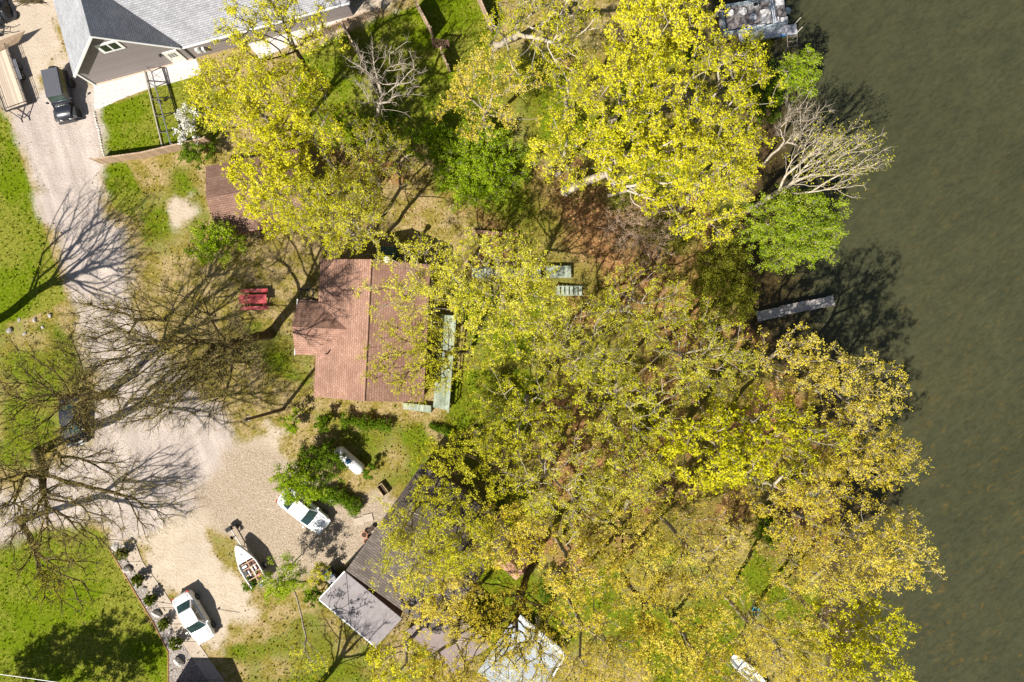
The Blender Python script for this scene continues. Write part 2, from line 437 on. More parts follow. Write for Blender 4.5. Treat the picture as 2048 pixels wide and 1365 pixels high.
    b = nd(nt, 'ShaderNodeBsdfPrincipled'); b.inputs['Roughness'].default_value = 0.95; b.inputs['Specular IOR Level'].default_value = 0.1
    bp = nd(nt, 'ShaderNodeBump'); bp.inputs['Strength'].default_value = 0.9; bp.inputs['Distance'].default_value = 0.10
    nt.links.new(math_(nt, 'ADD', fine, math_(nt, 'MULTIPLY', grit, 0.4)), bp.inputs['Height'])
    nt.links.new(bp.outputs[0], b.inputs['Normal'])
    nt.links.new(c, b.inputs['Base Color']); nt.links.new(b.outputs[0], out.inputs[0])
    return m

GM = ground_mat()
def build_ground():
    step = 0.22
    xs = np.arange(-58, 36.01, step); ys = np.arange(-42, 42.01, step)
    X, Y = np.meshgrid(xs, ys); nx, ny = len(xs), len(ys)
    x, y = X.ravel(), Y.ravel()
    z = zone_fields(x, y)
    sh = sdist(x, y, SHORE) + (vnoise(x, y, 9, 2.0) - 0.5) * 1.2
    hz = (vnoise(x, y, 3, 1.6) - 0.5) * 0.05 - 0.9 * np.clip((sh + 0.9) / 2.6, 0, 1) - 0.8 * np.clip((sh - 1) / 6, 0, 1)
    hz = np.where(sh < -0.9, np.minimum(hz, 0.02), hz)
    V = np.stack([x, y, hz], 1)
    A = np.stack([z['litter'], z['lawn'], z['road'], z['dirt']], 1)
    B = np.stack([z['pebble'], z['stones'], z['mud'], z['lush']], 1)
    i = np.arange(nx - 1)[None, :] + np.arange(ny - 1)[:, None] * nx
    F = np.stack([i, i + 1, i + nx + 1, i + nx], -1).reshape(-1, 4)
    names = ['yard_ground', 'woodland_floor', 'lawn', 'gravel_road', 'dirt_ground', 'pebble_gravel', 'white_stone_bed', 'lake_bed']
    lab = ['patchy dry yard grass', 'woodland floor of brown fallen leaves', 'mown green lawn', 'pale gravel lane', 'sandy tan dirt and gravel drive', 'brown pebble gravel parking area',
           'white stone bed along the grey house wall', 'muddy shore and lake bed']
    order = np.zeros(len(x), dtype=int)
    for k, key in ((1, 'litter'), (2, 'lawn'), (4, 'dirt'), (3, 'road'), (5, 'pebble'), (6, 'stones'), (7, 'mud')):
        order[z[key] > 0.5] = k
    fo = order[F[:, 0]]
    for k, nme in enumerate(names):
        sel = F[fo == k]
        if not len(sel): continue
        u, inv = np.unique(sel, return_inverse=True)
        o = fast_mesh(nme, V[u], inv.reshape(-1, 4), GM, smooth=True)
        for an, D in (('za', A), ('zb', B)):
            a = o.data.attributes.new(an, 'FLOAT_COLOR', 'POINT'); a.data.foreach_set('color', D[u].astype(np.float32).ravel())
        tag(o, kind='structure')
    # far ground beyond the modelled plot
    f = MB(); f.poly([(-600, -600, -2.2), (600, -600, -2.2), (600, 600, -2.2), (-600, 600, -2.2)])
    tag(f.build('terrain', plain('far_ground', (0.20, 0.19, 0.07), 0.95, var=0.5, scale=0.2)), kind='structure')
build_ground()

# ------------------------------------------------------------------ lake
def water_mat():
    m, nt, out = nmat('lake_water')
    tc = nd(nt, 'ShaderNodeTexCoord'); P = tc.outputs['Object']
    mr_ = nd(nt, 'ShaderNodeMapping'); nt.links.new(P, mr_.inputs[0]); mr_.inputs['Rotation'].default_value = (0, 0, R(-35))
    mp = nd(nt, 'ShaderNodeMapping'); nt.links.new(mr_.outputs[0], mp.inputs[0]); mp.inputs['Scale'].default_value = (0.6, 1.25, 1)
    broad = noise(nt, P, 0.045, 4, 0.55); mid = noise(nt, mp.outputs[0], 0.7, 5, 0.7)
    c = ramp(nt, broad, [(0.25, (0.046, 0.047, 0.023)), (0.55, (0.054, 0.055, 0.028)), (0.8, (0.064, 0.061, 0.028))])
    c = mixc(nt, 1.0, c, ramp(nt, mid, [(0.3, (0.80, 0.82, 0.82)), (0.7, (1.16, 1.14, 1.1))]), 'MULTIPLY')
    mott = noise(nt, mp.outputs[0], 2.6, 5, 0.72)
    c = mixc(nt, 1.0, c, ramp(nt, mott, [(0.36, (0.80, 0.81, 0.82)), (0.52, (1.0, 1.0, 1.0)), (0.64, (1.10, 1.09, 1.08))]), 'MULTIPLY')
    sh_ = nd(nt, 'ShaderNodeAttribute', attribute_name='tint')
    c = mixc(nt, sh_.outputs['Fac'], mixc(nt, mid, (0.030, 0.022, 0.009), (0.085, 0.058, 0.022)), c)
    # drowned weed tufts, darker and rusty, thicker towards the south
    wd = noise(nt, mp.outputs[0], 1.9, 4, 0.65, 0.5)
    sp = nd(nt, 'ShaderNodeSeparateXYZ'); nt.links.new(P, sp.inputs[0])
    dens = nd(nt, 'ShaderNodeMapRange'); nt.links.new(sp.outputs[1], dens.inputs[0])
    dens.inputs[1].default_value = 22; dens.inputs[2].default_value = -25; dens.inputs[3].default_value = 0.12; dens.inputs[4].default_value = 0.85
    wf = ramp(nt, wd, [(0.54, (0, 0, 0)), (0.66, (1, 1, 1))])
    wf = math_(nt, 'MULTIPLY', wf, math_(nt, 'MULTIPLY', dens.outputs[0], 0.8))
    tone = ramp(nt, noise(nt, P, 1.1, 2), [(0.40, (0.030, 0.036, 0.016)), (0.60, (0.13, 0.085, 0.022))])
    c = mixc(nt, wf, c, tone)
    b = nd(nt, 'ShaderNodeBsdfPrincipled'); nt.links.new(c, b.inputs['Base Color'])
    b.inputs['Roughness'].default_value = 0.22; b.inputs['Specular IOR Level'].default_value = 0.2
    bp = nd(nt, 'ShaderNodeBump'); bp.inputs['Strength'].default_value = 0.25; bp.inputs['Distance'].default_value = 0.03
    nt.links.new(noise(nt, mp.outputs[0], 5.0, 3, 0.6), bp.inputs['Height']); nt.links.new(bp.outputs[0], b.inputs['Normal'])
    nt.links.new(b.outputs[0], out.inputs[0])
    return m
def build_water():
    xs = np.concatenate([np.arange(14, 50, 0.5), np.array([60, 90, 200, 500])]); ys = np.concatenate([[-400, -150, -60], np.arange(-42, 42.1, 0.5), [60, 150, 400]])
    X, Y = np.meshgrid(xs, ys); nx, ny = len(xs), len(ys); x, y = X.ravel(), Y.ravel()
    i = np.arange(nx - 1)[None, :] + np.arange(ny - 1)[:, None] * nx
    F = np.stack([i, i + 1, i + nx + 1, i + nx], -1).reshape(-1, 4)
    sd = np.clip((sdist(x, y, SHORE) + (vnoise(x, y, 51, 2.5) - .5) * 3) / 4.5, 0, 1)
    tag(fast_mesh('lake_water', np.stack([x, y, np.full(len(x), -0.32)], 1), F, water_mat(), tint=sd), kind='structure')
build_water()

# ------------------------------------------------------------------ loose leaves, grass tufts
def scatter_quads(name, n, test, size, mat, seed, tilt, zoff, area=(-45, 32, -30, 30), blade=False):
    rng = np.random.default_rng(seed)
    x = rng.uniform(area[0], area[1], n); y = rng.uniform(area[2], area[3], n)
    keep = rng.random(n) < test(x, y); x, y = x[keep], y[keep]; n = len(x)
    a = rng.uniform(0, 2 * np.pi, n); s = rng.uniform(size[0], size[1], n)
    ux = np.stack([np.cos(a), np.sin(a), rng.normal(0, tilt, n)], 1); uy = np.stack([-np.sin(a), np.cos(a), rng.normal(0, tilt, n)], 1)
    c = np.stack([x, y, np.full(n, zoff) + rng.uniform(0, 0.04, n)], 1)
    if blade: uy = np.stack([rng.normal(0, 0.5, n), rng.normal(0, 0.5, n), np.ones(n)], 1); c[:, 2] = zoff + s * 0.3
    s = s[:, None]
    V = np.stack([c - ux * s * .5, c - uy * s * .35, c + ux * s * .5, c + uy * s * .35], 1).reshape(-1, 3)
    F = np.arange(n * 4).reshape(-1, 4)
    o = fast_mesh(name, V, F, mat, tint=np.repeat(rng.random(n), 4))
    return tag(o, kind='stuff')

def t_litter(x, y):
    z = zone_fields(x, y)
    return np.clip(z['litter'] * 1.2 - z['mud'] - z['lush'] * .5, 0, 1) * (vnoise(x, y, 21, 2.0) > 0.35)
def t_grass(x, y):
    z = zone_fields(x, y)
    return np.clip(np.maximum(z['lawn'], z['lush']) - z['road'] - z['dirt'] - z['stones'] - z['pebble'], 0, 1) * (0.35 + 0.65 * vnoise(x, y, 22, 1.5))
def t_dry(x, y):
    z = zone_fields(x, y)
    return np.clip(1 - z['lawn'] - z['litter'] - z['road'] - z['dirt'] - z['stones'] - z['pebble'] - z['mud'], 0, 1) * (vnoise(x, y, 23, 1.2))
tag(scatter_quads('fallen_leaves', 110000, t_litter, (0.08, 0.2), leafmat('fallen_leaf', (0.10, 0.04, 0.02), (0.36, 0.19, 0.08), (0.62, 0.42, 0.22), 0.1), 31, 0.35, 0.05),
    'brown and rust fallen leaves lying over the woodland floor', 'leaf litter')
tag(scatter_quads('grass', 90000, t_grass, (0.10, 0.22), leafmat('grass_tuft', (0.09, 0.14, 0.003), (0.18, 0.24, 0.006), (0.34, 0.36, 0.03), 0.45), 32, 0.5, 0.04, blade=True),
    'short green grass tufts on the lawns', 'grass')
tag(scatter_quads('dry_grass', 60000, t_dry, (0.08, 0.2), leafmat('dry_tuft', (0.14, 0.11, 0.02), (0.34, 0.26, 0.08), (0.58, 0.46, 0.20), 0.2), 33, 0.5, 0.04, blade=True),
    'straw coloured dry grass of the patchy yards', 'dry grass')
# ------------------------------------------------------------------ trees
def sphere_dirs(rng, n):
    d = rng.normal(size=(n, 3)); return d / np.linalg.norm(d, axis=1)[:, None]

def grow(rng, base, fork, hubs, bf, seg, wob=1.0):
    """connects every hub to a growing tree, trading wire length against path length"""
    N = [base]; PAR = [-1]; PL = [0.0]
    L = np.linalg.norm(fork - base); k = max(2, int(L / 0.9))
    for i in range(1, k + 1):
        t = i / k
        p = base + (fork - base) * t
        if i < k: p = p + np.append(rng.normal(0, 0.06, 2), 0)
        N.append(p); PAR.append(len(N) - 2); PL.append(L * t)
    start = max(1, int(k * 0.75)); HN = []
    arr = np.zeros((len(N) + len(hubs) * 14 + 50, 3)); pl = np.zeros(len(arr)); n = len(N)
    arr[:n] = N; pl[:n] = PL
    for h in hubs[np.argsort(np.linalg.norm(hubs - fork, axis=1))]:
        d = np.linalg.norm(arr[start:n] - h, axis=1)
        up = np.maximum(0, arr[start:n, 2] - h[2] + 0.2)           # limbs climb, seldom drop
        j = int(np.argmin(d + bf * pl[start:n] + 0.8 * up)) + start
        a = arr[j]; dist = np.linalg.norm(h - a); m = max(1, int(round(dist / seg)))
        prev = j
        bend = rng.normal(0, 0.06 * dist * wob, 3); bend[2] = -abs(bend[2]) * 0.3 if dist > 1 else 0
        for i in range(1, m + 1):
            t = i / m
            p = a + (h - a) * t + bend * (4 * t * (1 - t)) + (rng.normal(0, 0.035, 3) if i < m else 0)
            if n >= len(arr): break
            arr[n] = p; pl[n] = pl[prev] + np.linalg.norm(p - arr[prev]); PAR.append(prev); prev = n; n += 1
        HN.append(prev)
    return arr[:n], np.array(PAR), np.array(HN)

def tubes(P, par, rad):
    """one skinned tube per chain of nodes"""
    n = len(P); kids = [[] for _ in range(n)]
    for i in range(1, n): kids[par[i]].append(i)
    V = []; F = []; base = 0
    stack = [(0, -1)]
    while stack:
        s, frm = stack.pop()
        chain = [frm, s] if frm >= 0 else [s]
        c = s
        while kids[c]:
            ks = sorted(kids[c], key=lambda q: -rad[q])
            for q in ks[1:]: stack.append((q, c))
            c = ks[0]; chain.append(c)
        if len(chain) < 2: continue
        pts = P[chain]; rr = rad[chain].copy()
        if frm >= 0: rr[0] = min(rr[0], rr[1] * 1.15)
        k = 8 if rr.max() > 0.12 else (5 if rr.max() > 0.03 else 3)
        T = np.gradient(pts, axis=0); T /= np.linalg.norm(T, axis=1)[:, None] + 1e-9
        ref = np.array([1.0, 0.13, 0.07]) if abs(T[0, 0]) < 0.8 else np.array([0.1, 1.0, 0.07])
        U = np.cross(T, ref); U /= np.linalg.norm(U, axis=1)[:, None] + 1e-9; Wv = np.cross(T, U)
        th = np.linspace(0, 2 * np.pi, k, endpoint=False)
        ring = pts[:, None, :] + rr[:, None, None] * (np.cos(th)[None, :, None] * U[:, None, :] + np.sin(th)[None, :, None] * Wv[:, None, :])
        V.append(ring.reshape(-1, 3))
        m = len(chain)
        i = (np.arange(m - 1)[:, None] * k + np.arange(k)[None, :]); j = (np.arange(m - 1)[:, None] * k + (np.arange(k)[None, :] + 1) % k)
        F.append(np.stack([i, j, j + k, i + k], -1).reshape(-1, 4) + base); base += m * k
    return np.concatenate(V), np.concatenate(F)

def leaf_quads(rng, C, size, flat=0.5):
    """one folded leaf spray per centre"""
    n = len(C)
    nrm = rng.normal(size=(n, 3)) * flat; nrm[:, 2] += 0.75; nrm /= np.linalg.norm(nrm, axis=1)[:, None]
    a = rng.normal(size=(n, 3)); u = np.cross(nrm, a); u /= np.linalg.norm(u, axis=1)[:, None] + 1e-9; v = np.cross(nrm, u)
    s = (size[0] + (size[1] - size[0]) * rng.random(n))[:, None]
    dip = nrm * s * 0.18
    V = np.stack([C - u * s * .55, C - v * s * .36 + dip, C + u * s * .55, C + v * s * .36 + dip], 1).reshape(-1, 3)
    return V, np.arange(4 * n).reshape(-1, 4)

# kind: hubs per m2 of crown, clumps per hub, leaves per clump, clump radius, leaf size, spread of clumps round a hub, trunk radius factor, bark, leaf, bf
KIND = {
 'Y': dict(hub=3.5, cl=10, lv=7, cr=0.13, ls=(0.07, 0.17), sp=0.44, leaf='maple_leaf', bark='bark_grey', bf=0.6, tr=0.17),
 'S': dict(hub=2.7, cl=9, lv=7, cr=0.12, ls=(0.05, 0.115), sp=0.46, leaf='spring_leaf', bark='bark_grey', bf=0.7, tr=0.16),
 'O': dict(hub=3.9, cl=9, lv=8, cr=0.12, ls=(0.05, 0.115), sp=0.46, leaf='amber_leaf', bark='bark_grey', bf=0.7, tr=0.16),
 'T': dict(hub=3.8, cl=10, lv=4, cr=0.12, ls=(0.03, 0.07), sp=0.75, leaf='bud_leaf', bark='bark_moss', bf=0.78, tr=0.26),
 'B': dict(hub=8.0, cl=6, lv=0, cr=0.10, ls=(0.05, 0.08), sp=0.5, leaf='bud_leaf', bark='bark_pale', bf=0.6, tr=0.12),
 'W': dict(hub=4.5, cl=6, lv=2, cr=0.10, ls=(0.05, 0.12), sp=0.5, leaf='spring_leaf', bark='bark_pale', bf=0.6, tr=0.14),
 'P': dict(hub=8.0, cl=6, lv=1, cr=0.10, ls=(0.04, 0.09), sp=0.45, leaf='pink_leaf', bark='bark_pink', bf=0.6, tr=0.06),
 'G': dict(hub=6.5, cl=10, lv=7, cr=0.14, ls=(0.07, 0.15), sp=0.36, leaf='green_leaf', bark='bark_grey', bf=0.4, tr=0.08),
 'D': dict(hub=9.0, cl=11, lv=8, cr=0.12, ls=(0.06, 0.12), sp=0.28, leaf='dark_leaf', bark='bark_moss', bf=0.3, tr=0.05),
 'L': dict(hub=7.5, cl=10, lv=8, cr=0.14, ls=(0.05, 0.11), sp=0.34, leaf='olive_leaf', bark='bark_moss', bf=0.3, tr=0.06),
 'X': dict(hub=110.0, cl=8, lv=10, cr=0.06, ls=(0.04, 0.08), sp=0.11, leaf='box_leaf', bark='bark_moss', bf=0.3, tr=0.03),
}
leafmat('maple_leaf', (0.22, 0.23, 0.006), (0.60, 0.57, 0.018), (0.86, 0.77, 0.07), 0.32)
leafmat('spring_leaf', (0.28, 0.29, 0.010), (0.64, 0.61, 0.030), (0.86, 0.80, 0.12), 0.40)
leafmat('amber_leaf', (0.34, 0.27, 0.014), (0.74, 0.60, 0.045), (0.90, 0.77, 0.17), 0.38)
leafmat('bud_leaf', (0.20, 0.16, 0.025), (0.42, 0.34, 0.085), (0.62, 0.52, 0.18), 0.25)
leafmat('pink_leaf', (0.34, 0.20, 0.12), (0.52, 0.36, 0.22), (0.66, 0.52, 0.32), 0.2)
leafmat('green_leaf', (0.10, 0.18, 0.004), (0.29, 0.42, 0.010), (0.54, 0.62, 0.05), 0.42)
leafmat('dark_leaf', (0.04, 0.085, 0.005), (0.12, 0.21, 0.010), (0.27, 0.36, 0.03), 0.32)
leafmat('olive_leaf', (0.10, 0.11, 0.010), (0.23, 0.24, 0.020), (0.40, 0.38, 0.06), 0.3)
leafmat('box_leaf', (0.06, 0.10, 0.008), (0.15, 0.20, 0.015), (0.28, 0.30, 0.05), 0.3)
leafmat('white_blossom', (0.5, 0.5, 0.42), (0.72, 0.7, 0.6), (0.85, 0.84, 0.8), 0.2)
barkmat('bark_grey', (0.18, 0.145, 0.105), (0.52, 0.45, 0.34))
barkmat('bark_moss', (0.045, 0.032, 0.014), (0.15, 0.115, 0.05))
barkmat('bark_pale', (0.30, 0.24, 0.17), (0.62, 0.54, 0.43))
barkmat('bark_pink', (0.30, 0.19, 0.13), (0.58, 0.42, 0.31))
barkmat('bark_birch', (0.20, 0.16, 0.12), (0.58, 0.50, 0.40), 5.0)
TREE_N = [0]

def plant(name, label, cat, kind, c, r, zc, rz, base=None, group=None, dens=1.0, leaf=None, bark=None, fork_t=0.55, flat_bottom=0.35, lumps=7,
          lean=0.75, leaves=1.0, trunk=None, bf=None):
    K = KIND[kind]; TREE_N[0] += 1
    rng = np.random.default_rng(1000 + TREE_N[0])
    ry = r[1] if isinstance(r, tuple) else r; rx = r[0] if isinstance(r, tuple) else r
    s = (CAMZ - zc) / CAMZ
    C = np.array(G(c[0], c[1], zc)); rx *= MPP * s; ry *= MPP * s
    if base is None:
        b0 = np.array([C[0], C[1]]) + rng.normal(0, 0.08, 2) * (rx + ry)
    else: b0 = np.array(G(*base))[:2]
    B = np.append(b0, 0.0)
    zlow = max(0.1, zc - rz)
    # fork point between base and crown centre
    ft = fork_t
    fork = B + (C - B) * ft
    fork[2] = max(0.25, min(zlow + 0.35 * rz, zc) * (0.8 if zc > 4 else 0.55))
    if base is None: fork[:2] = B[:2] + (C[:2] - B[:2]) * 0.5
    area = math.pi * rx * ry
    vr = rng.random(3) if name == 'deciduous_tree' else np.array([.5, .5, .5])
    nh = max(8, int(area * K['hub'] * dens * (0.85 + 0.3 * vr[0])))
    # lumpy crown: lobes push the outline in and out
    lob = sphere_dirs(rng, lumps); lob[:, 2] = np.abs(lob[:, 2]) * 0.7
    amp = rng.uniform(-0.38, 0.22, lumps)
    d = sphere_dirs(rng, nh * 3)
    d = d[d[:, 2] > -flat_bottom - 0.3 * rng.random(len(d))][:nh]
    f = np.ones(len(d))
    for l, a in zip(lob, amp): f += a * np.clip((d @ l - 0.55) / 0.45, 0, 1)
    q = rng.random(len(d)) ** (1 / 2.4) * (0.86 + 0.28 * rng.random(len(d)))
    H = C + d * (q * f)[:, None] * np.array([rx, ry, rz])
    H[:, 2] = np.maximum(H[:, 2], 0.18)
    P, par, HN = grow(rng, B, fork, H, K['bf'] if bf is None else bf, 0.55 if kind != 'T' else 0.8, 0.55 if kind in 'TBW' else 1.0)
    # thickness by the pipe rule
    n = len(P); acc = np.zeros(n); tip = np.ones(n, dtype=bool); tip[par[1:]] = False
    acc[tip] = 1.0
    for i in range(n - 1, 0, -1): acc[par[i]] += acc[i]
    tr = (trunk or K['tr'] * (0.75 + 0.25 * zc / 11.0)) if zc > 1.5 else (trunk or K['tr'])
    rad = tr * np.maximum(acc / acc[0], 1e-6) ** 0.50
    rad = np.maximum(rad, 0.008)
    if kind in 'YSOT' : rad[1] *= 1.1; rad[0] *= 1.45
    root = thing(name, label, cat, tuple(B), group=group)
    tv, tf = tubes(P, par, rad)
    # twigs round every hub carry the leaf clumps
    ncl = max(2, int(round(K['cl'] * leaves)))
    HC = P[HN]
    cc = np.repeat(HC, ncl, 0); m = len(cc)
    off = sphere_dirs(rng, m); out_d = cc - fork; out_d /= np.linalg.norm(out_d, axis=1)[:, None] + 1e-9
    off = off + out_d * 0.75; off[:, 2] += 0.15
    off *= (K['sp'] * (0.35 + 0.75 * rng.random(m)))[:, None]
    sc = min(1.0, 0.35 + (rx + ry) * 0.22)
    cl = cc + off * sc
    cl[:, 2] = np.maximum(cl[:, 2], 0.08)
    # twig prisms
    tw = []; tfz = []
    mid = (cc + cl) / 2 + rng.normal(0, 0.05, (m, 3))
    t0 = 0.011; ax = np.cross(off, np.array([0.3, 0.2, 1.0])); ax /= np.linalg.norm(ax, axis=1)[:, None] + 1e-9
    bx = np.cross(off, ax); bx /= np.linalg.norm(bx, axis=1)[:, None] + 1e-9
    rings = []
    for pos, rr in ((cc, t0), (mid, t0 * 0.8), (cl, t0 * 0.35)):
        rings.append(np.stack([pos + ax * rr, pos - ax * rr * .5 + bx * rr * .87, pos - ax * rr * .5 - bx * rr * .87], 1))
    TV = np.concatenate(rings, 1).reshape(-1, 3)
    q0 = np.arange(m)[:, None] * 9
    fl = []
    for a in (0, 3):
        for i in range(3):
            j = (i + 1) % 3; fl.append(np.concatenate([q0 + a + i, q0 + a + j, q0 + a + j + 3, q0 + a + i + 3], 1))
    TF = np.concatenate(fl, 0)
    wood_V = np.concatenate([tv, TV]) - B; wood_F = np.concatenate([tf, TF + len(tv)])
    fast_mesh('trunk', wood_V, wood_F, MATS[bark or K['bark']], root, smooth=True)
    if K['lv']:
        nl = K['lv']
        LC = np.repeat(cl, nl, 0) + rng.normal(0, K['cr'] * 0.6, (m * nl, 3)) * sc
        tint = np.clip(np.repeat(np.repeat(rng.normal(0.36 + 0.32 * vr[1], 0.13, len(HC)), ncl) + rng.normal(0, 0.12, m), nl) + rng.normal(0, 0.12, m * nl), 0, 1)
        LC[:, 2] = np.maximum(LC[:, 2], 0.05)
        lsz = 0.85 + 0.35 * vr[2]
        lvv, lf = leaf_quads(rng, LC, (K['ls'][0] * lsz, K['ls'][1] * lsz))
        fast_mesh('crown', lvv - B, lf, MATS[leaf or K['leaf']], root, tint=np.repeat(tint, 4))
    return root

def hedge(name, label, pts, width, h, kind, seed):
    """clipped or loose row of shrubs as one plant body"""
    rng = np.random.default_rng(seed); K = KIND[kind]
    P = [np.array(G(*p)) for p in pts]
    root = thing(name, label, 'hedge', tuple(P[0]))
    C = []; st = MB()
    for a, b in zip(P[:-1], P[1:]):
        L = np.linalg.norm(b - a); d = (b - a) / L; nrm = np.array([-d[1], d[0], 0])
        n = int(L * width * 110)
        t = rng.random(n) * L; ww = np.clip(rng.normal(0, 0.42, n), -1, 1)
        bulge = 0.8 + 0.35 * np.sin(t * 2.1 + seed) * np.cos(t * 0.9)
        z = h * np.sqrt(np.maximum(0.02, 1 - (ww * 0.9) ** 2)) * (0.35 + 0.65 * rng.random(n) ** 0.4) * bulge
        C.append(a + d * t[:, None] + nrm * (ww * width / 2 * bulge)[:, None] + np.stack([0 * z, 0 * z, z], 1))
        for k in range(int(L / 0.45)):
            p = a + d * (k + 0.5) * 0.45
            for e in range(4):
                q = p + np.array([rng.normal(0, .25), rng.normal(0, .25), h * 0.8])
                st.bar(p - P[0], q - P[0], 0.012, 3)
    C = np.concatenate(C); nl = K['lv']
    LC = np.repeat(C, nl, 0) + rng.normal(0, K['cr'] * 0.6, (len(C) * nl, 3)); LC[:, 2] = np.maximum(LC[:, 2], 0.04)
    v, f = leaf_quads(rng, LC, K['ls'])
    tint = np.clip(np.repeat(rng.normal(.5, .16, len(C)), nl) + rng.normal(0, .12, len(LC)), 0, 1)
    fast_mesh('foliage', v - P[0], f, MATS[K['leaf']], root, tint=np.repeat(tint, 4))
    st.build('twigs', MATS['bark_moss'], root, fix=False)
    return root

TG = 'nearly bare budding trees'; YG = 'yellow leafed maples'; SG = 'sparsely leafed spring trees'; OG = 'amber budding shoreline trees'
T = lambda *a, **k: plant('deciduous_tree', a[0], 'tree', *a[1:], **k)
# bright yellow maples beside the grey house
T('dense bright yellow maple over the fenced lawn beside the grey house', 'Y', (470, 190), (90, 100), 10.5, 3.4, group=YG)
T('dense yellow maple between the grey house patio and the bare birch', 'Y', (585, 225), (105, 108), 11, 3.6, group=YG)
T('dense yellow maple crown overhanging the small brown shed roof', 'Y', (565, 345), (100, 92), 9.5, 3.2, group=YG)
T('yellow maple low over the right half of the brown shed roof', 'Y', (572, 425), (78, 56), 7, 2.4, group=YG)
T('sparse yellow tree with dark branches in front of the grey house roof', 'S', (560, 50), (135, 88), 12, 4, group=SG, bark='bark_moss', leaf='maple_leaf', dens=1.2)
T('thin yellowish tree between the shed and the red roofed house', 'S', (655, 415), (120, 92), 9.5, 3.4, group=SG, dens=1.7)
T('yellow green tree leafing over the gap between the shed and the cottage porch hood', 'S', (720, 440), (95, 75), 9, 3.2, group=SG, dens=0.85)
T('nearly bare tree past the bottom edge striping the grey lean-to roof with shadow', 'T', (540, 1535), (120, 100), 9, 3.6, (612, 1402), group=TG, dens=1.0)
T('amber tree hanging over the middle of the pale blue deck', 'O', (1062, 1315), (80, 70), 10, 3, (1075, 1235), group=OG, dens=0.8)
T('thin nearly bare tree over the gravel lane above the dark parked car', 'T', (235, 640), (110, 85), 9, 3, (330, 640), group=TG, dens=0.8, trunk=0.14)
T('thin yellow tree just below the bare birch trunk', 'S', (725, 320), (100, 85), 8, 3, group=SG, dens=1.5)
T('pale amber budding tree behind the wooden garden gate', 'O', (968, 185), (98, 105), 9, 3.3, group=OG, dens=0.75)
T('open yellow tree with thick pale forked limbs at the top edge', 'S', (1085, 65), (118, 88), 12.5, 4, (990, 95), group=SG, leaf='maple_leaf', bark='bark_pale', trunk=0.25)
# big maple mass next to the pontoon boat
T('large bright yellow maple beside the pontoon boat, topmost of the mass', 'Y', (1322, 55), (118, 98), 13, 4, group=YG)
T('large bright yellow maple overhanging the shore below the dock ladder', 'Y', (1440, 195), (90, 108), 13, 4, group=YG)
T('large yellow maple in the middle of the upper mass', 'Y', (1270, 185), (118, 108), 12, 4, group=YG)
T('large yellow maple with its crown next to the grey leafless shore tree', 'Y', (1430, 315), (98, 105), 12, 3.8, group=YG)
T('yellow maple with a thick pale leaning trunk over the leaf litter', 'Y', (1300, 315), (112, 92), 10.5, 3.5, (1130, 383), group=YG, trunk=0.33, bark='bark_pale')
T('yellow maple standing over the bright green undergrowth', 'Y', (1140, 300), (95, 78), 8, 3, group=YG, dens=0.75)
T('yellow maple at the lower tip of the upper mass above the olive willow', 'Y', (1405, 430), (85, 66), 9, 3, group=YG)
T('loose yellow green tree above the bright undergrowth', 'S', (1135, 165), (85, 78), 9.5, 3, group=SG)
# thin trees over the woodland in the middle
T('thin yellow tree leafing over the right side of the red brown roof', 'S', (838, 570), (112, 100), 9.5, 3.2, (905, 590), group=SG, dens=1.2)
T('wide spring tree seen straight from above, limbs radiating beside the green stairs', 'S', (1010, 590), (170, 140), 11, 4, (1005, 615), group=SG, trunk=0.22, dens=1.4)
T('thin yellow tree reaching over the green deck and roof corner', 'S', (850, 715), (115, 92), 9.5, 3.4, (940, 700), group=SG, bark='bark_moss', dens=1.25)
T('thin yellow tree over the middle of the leaf littered woods', 'S', (1150, 690), (125, 105), 11, 4, group=SG)
T('thin yellow tree inland of the olive willow', 'S', (1280, 620), (118, 100), 10, 3.6, group=SG)
T('thin spring tree over the lush lawn below the green deck', 'S', (1055, 830), (125, 105), 10, 3.8, group=SG, dens=0.85)
T('thin yellow tree between the two long trunk shadows', 'S', (1250, 800), (120, 105), 11, 4, group=SG, dens=0.85)
T('thin yellow tree just inland of the weathered dock', 'S', (1400, 715), (125, 108), 11, 4, group=SG)
T('thin yellow tree with long dark limbs right of the white gas tank', 'S', (940, 945), (130, 105), 10, 3.8, (1035, 925), group=SG, bark='bark_moss')
T('thin yellow tree with a pale forked limb in the lower middle woods', 'S', (1110, 975), (128, 105), 11, 4, group=SG, bark='bark_pale')
T('yellow tree with a thick grey trunk above the rusty leaf patch', 'Y', (1430, 885), (122, 105), 11, 4, (1370, 850), group=YG, dens=0.8, trunk=0.24)
T('thin yellow tree above the rusty leaf patch', 'S', (1270, 950), (112, 92), 10, 3.5, group=SG)
# amber trees along the shore
T('amber budding tree right of the foot of the weathered dock', 'O', (1585, 730), (98, 75), 10, 3.5, group=OG, dens=0.8)
T('amber budding tree reaching farthest over the dark shadowed water', 'O', (1700, 790), (88, 88), 11, 3.6, group=OG, dens=0.85)
T('bright yellow tree inland of the amber shore trees', 'Y', (1560, 855), (108, 92), 11, 4, group=YG, dens=0.85)
T('amber tree leaning over open water in the middle of the shore', 'O', (1720, 905), (98, 88), 11, 4, group=OG)
T('amber tree above the little white boat hull in the woods', 'O', (1600, 985), (115, 98), 11, 4, group=OG)
T('amber tree forming the lower right bulge over the lake', 'O', (1755, 1100), (98, 98), 12, 4, group=OG)
T('amber tree just inland of the lower right bulge', 'O', (1640, 1120), (108, 98), 11, 4, group=OG)
T('bright yellow tree at the water in the lower right corner', 'Y', (1690, 1285), (100, 112), 11, 4, group=YG)
T('amber tree over the teal garden chair', 'O', (1520, 1270), (118, 105), 11, 4, group=OG)
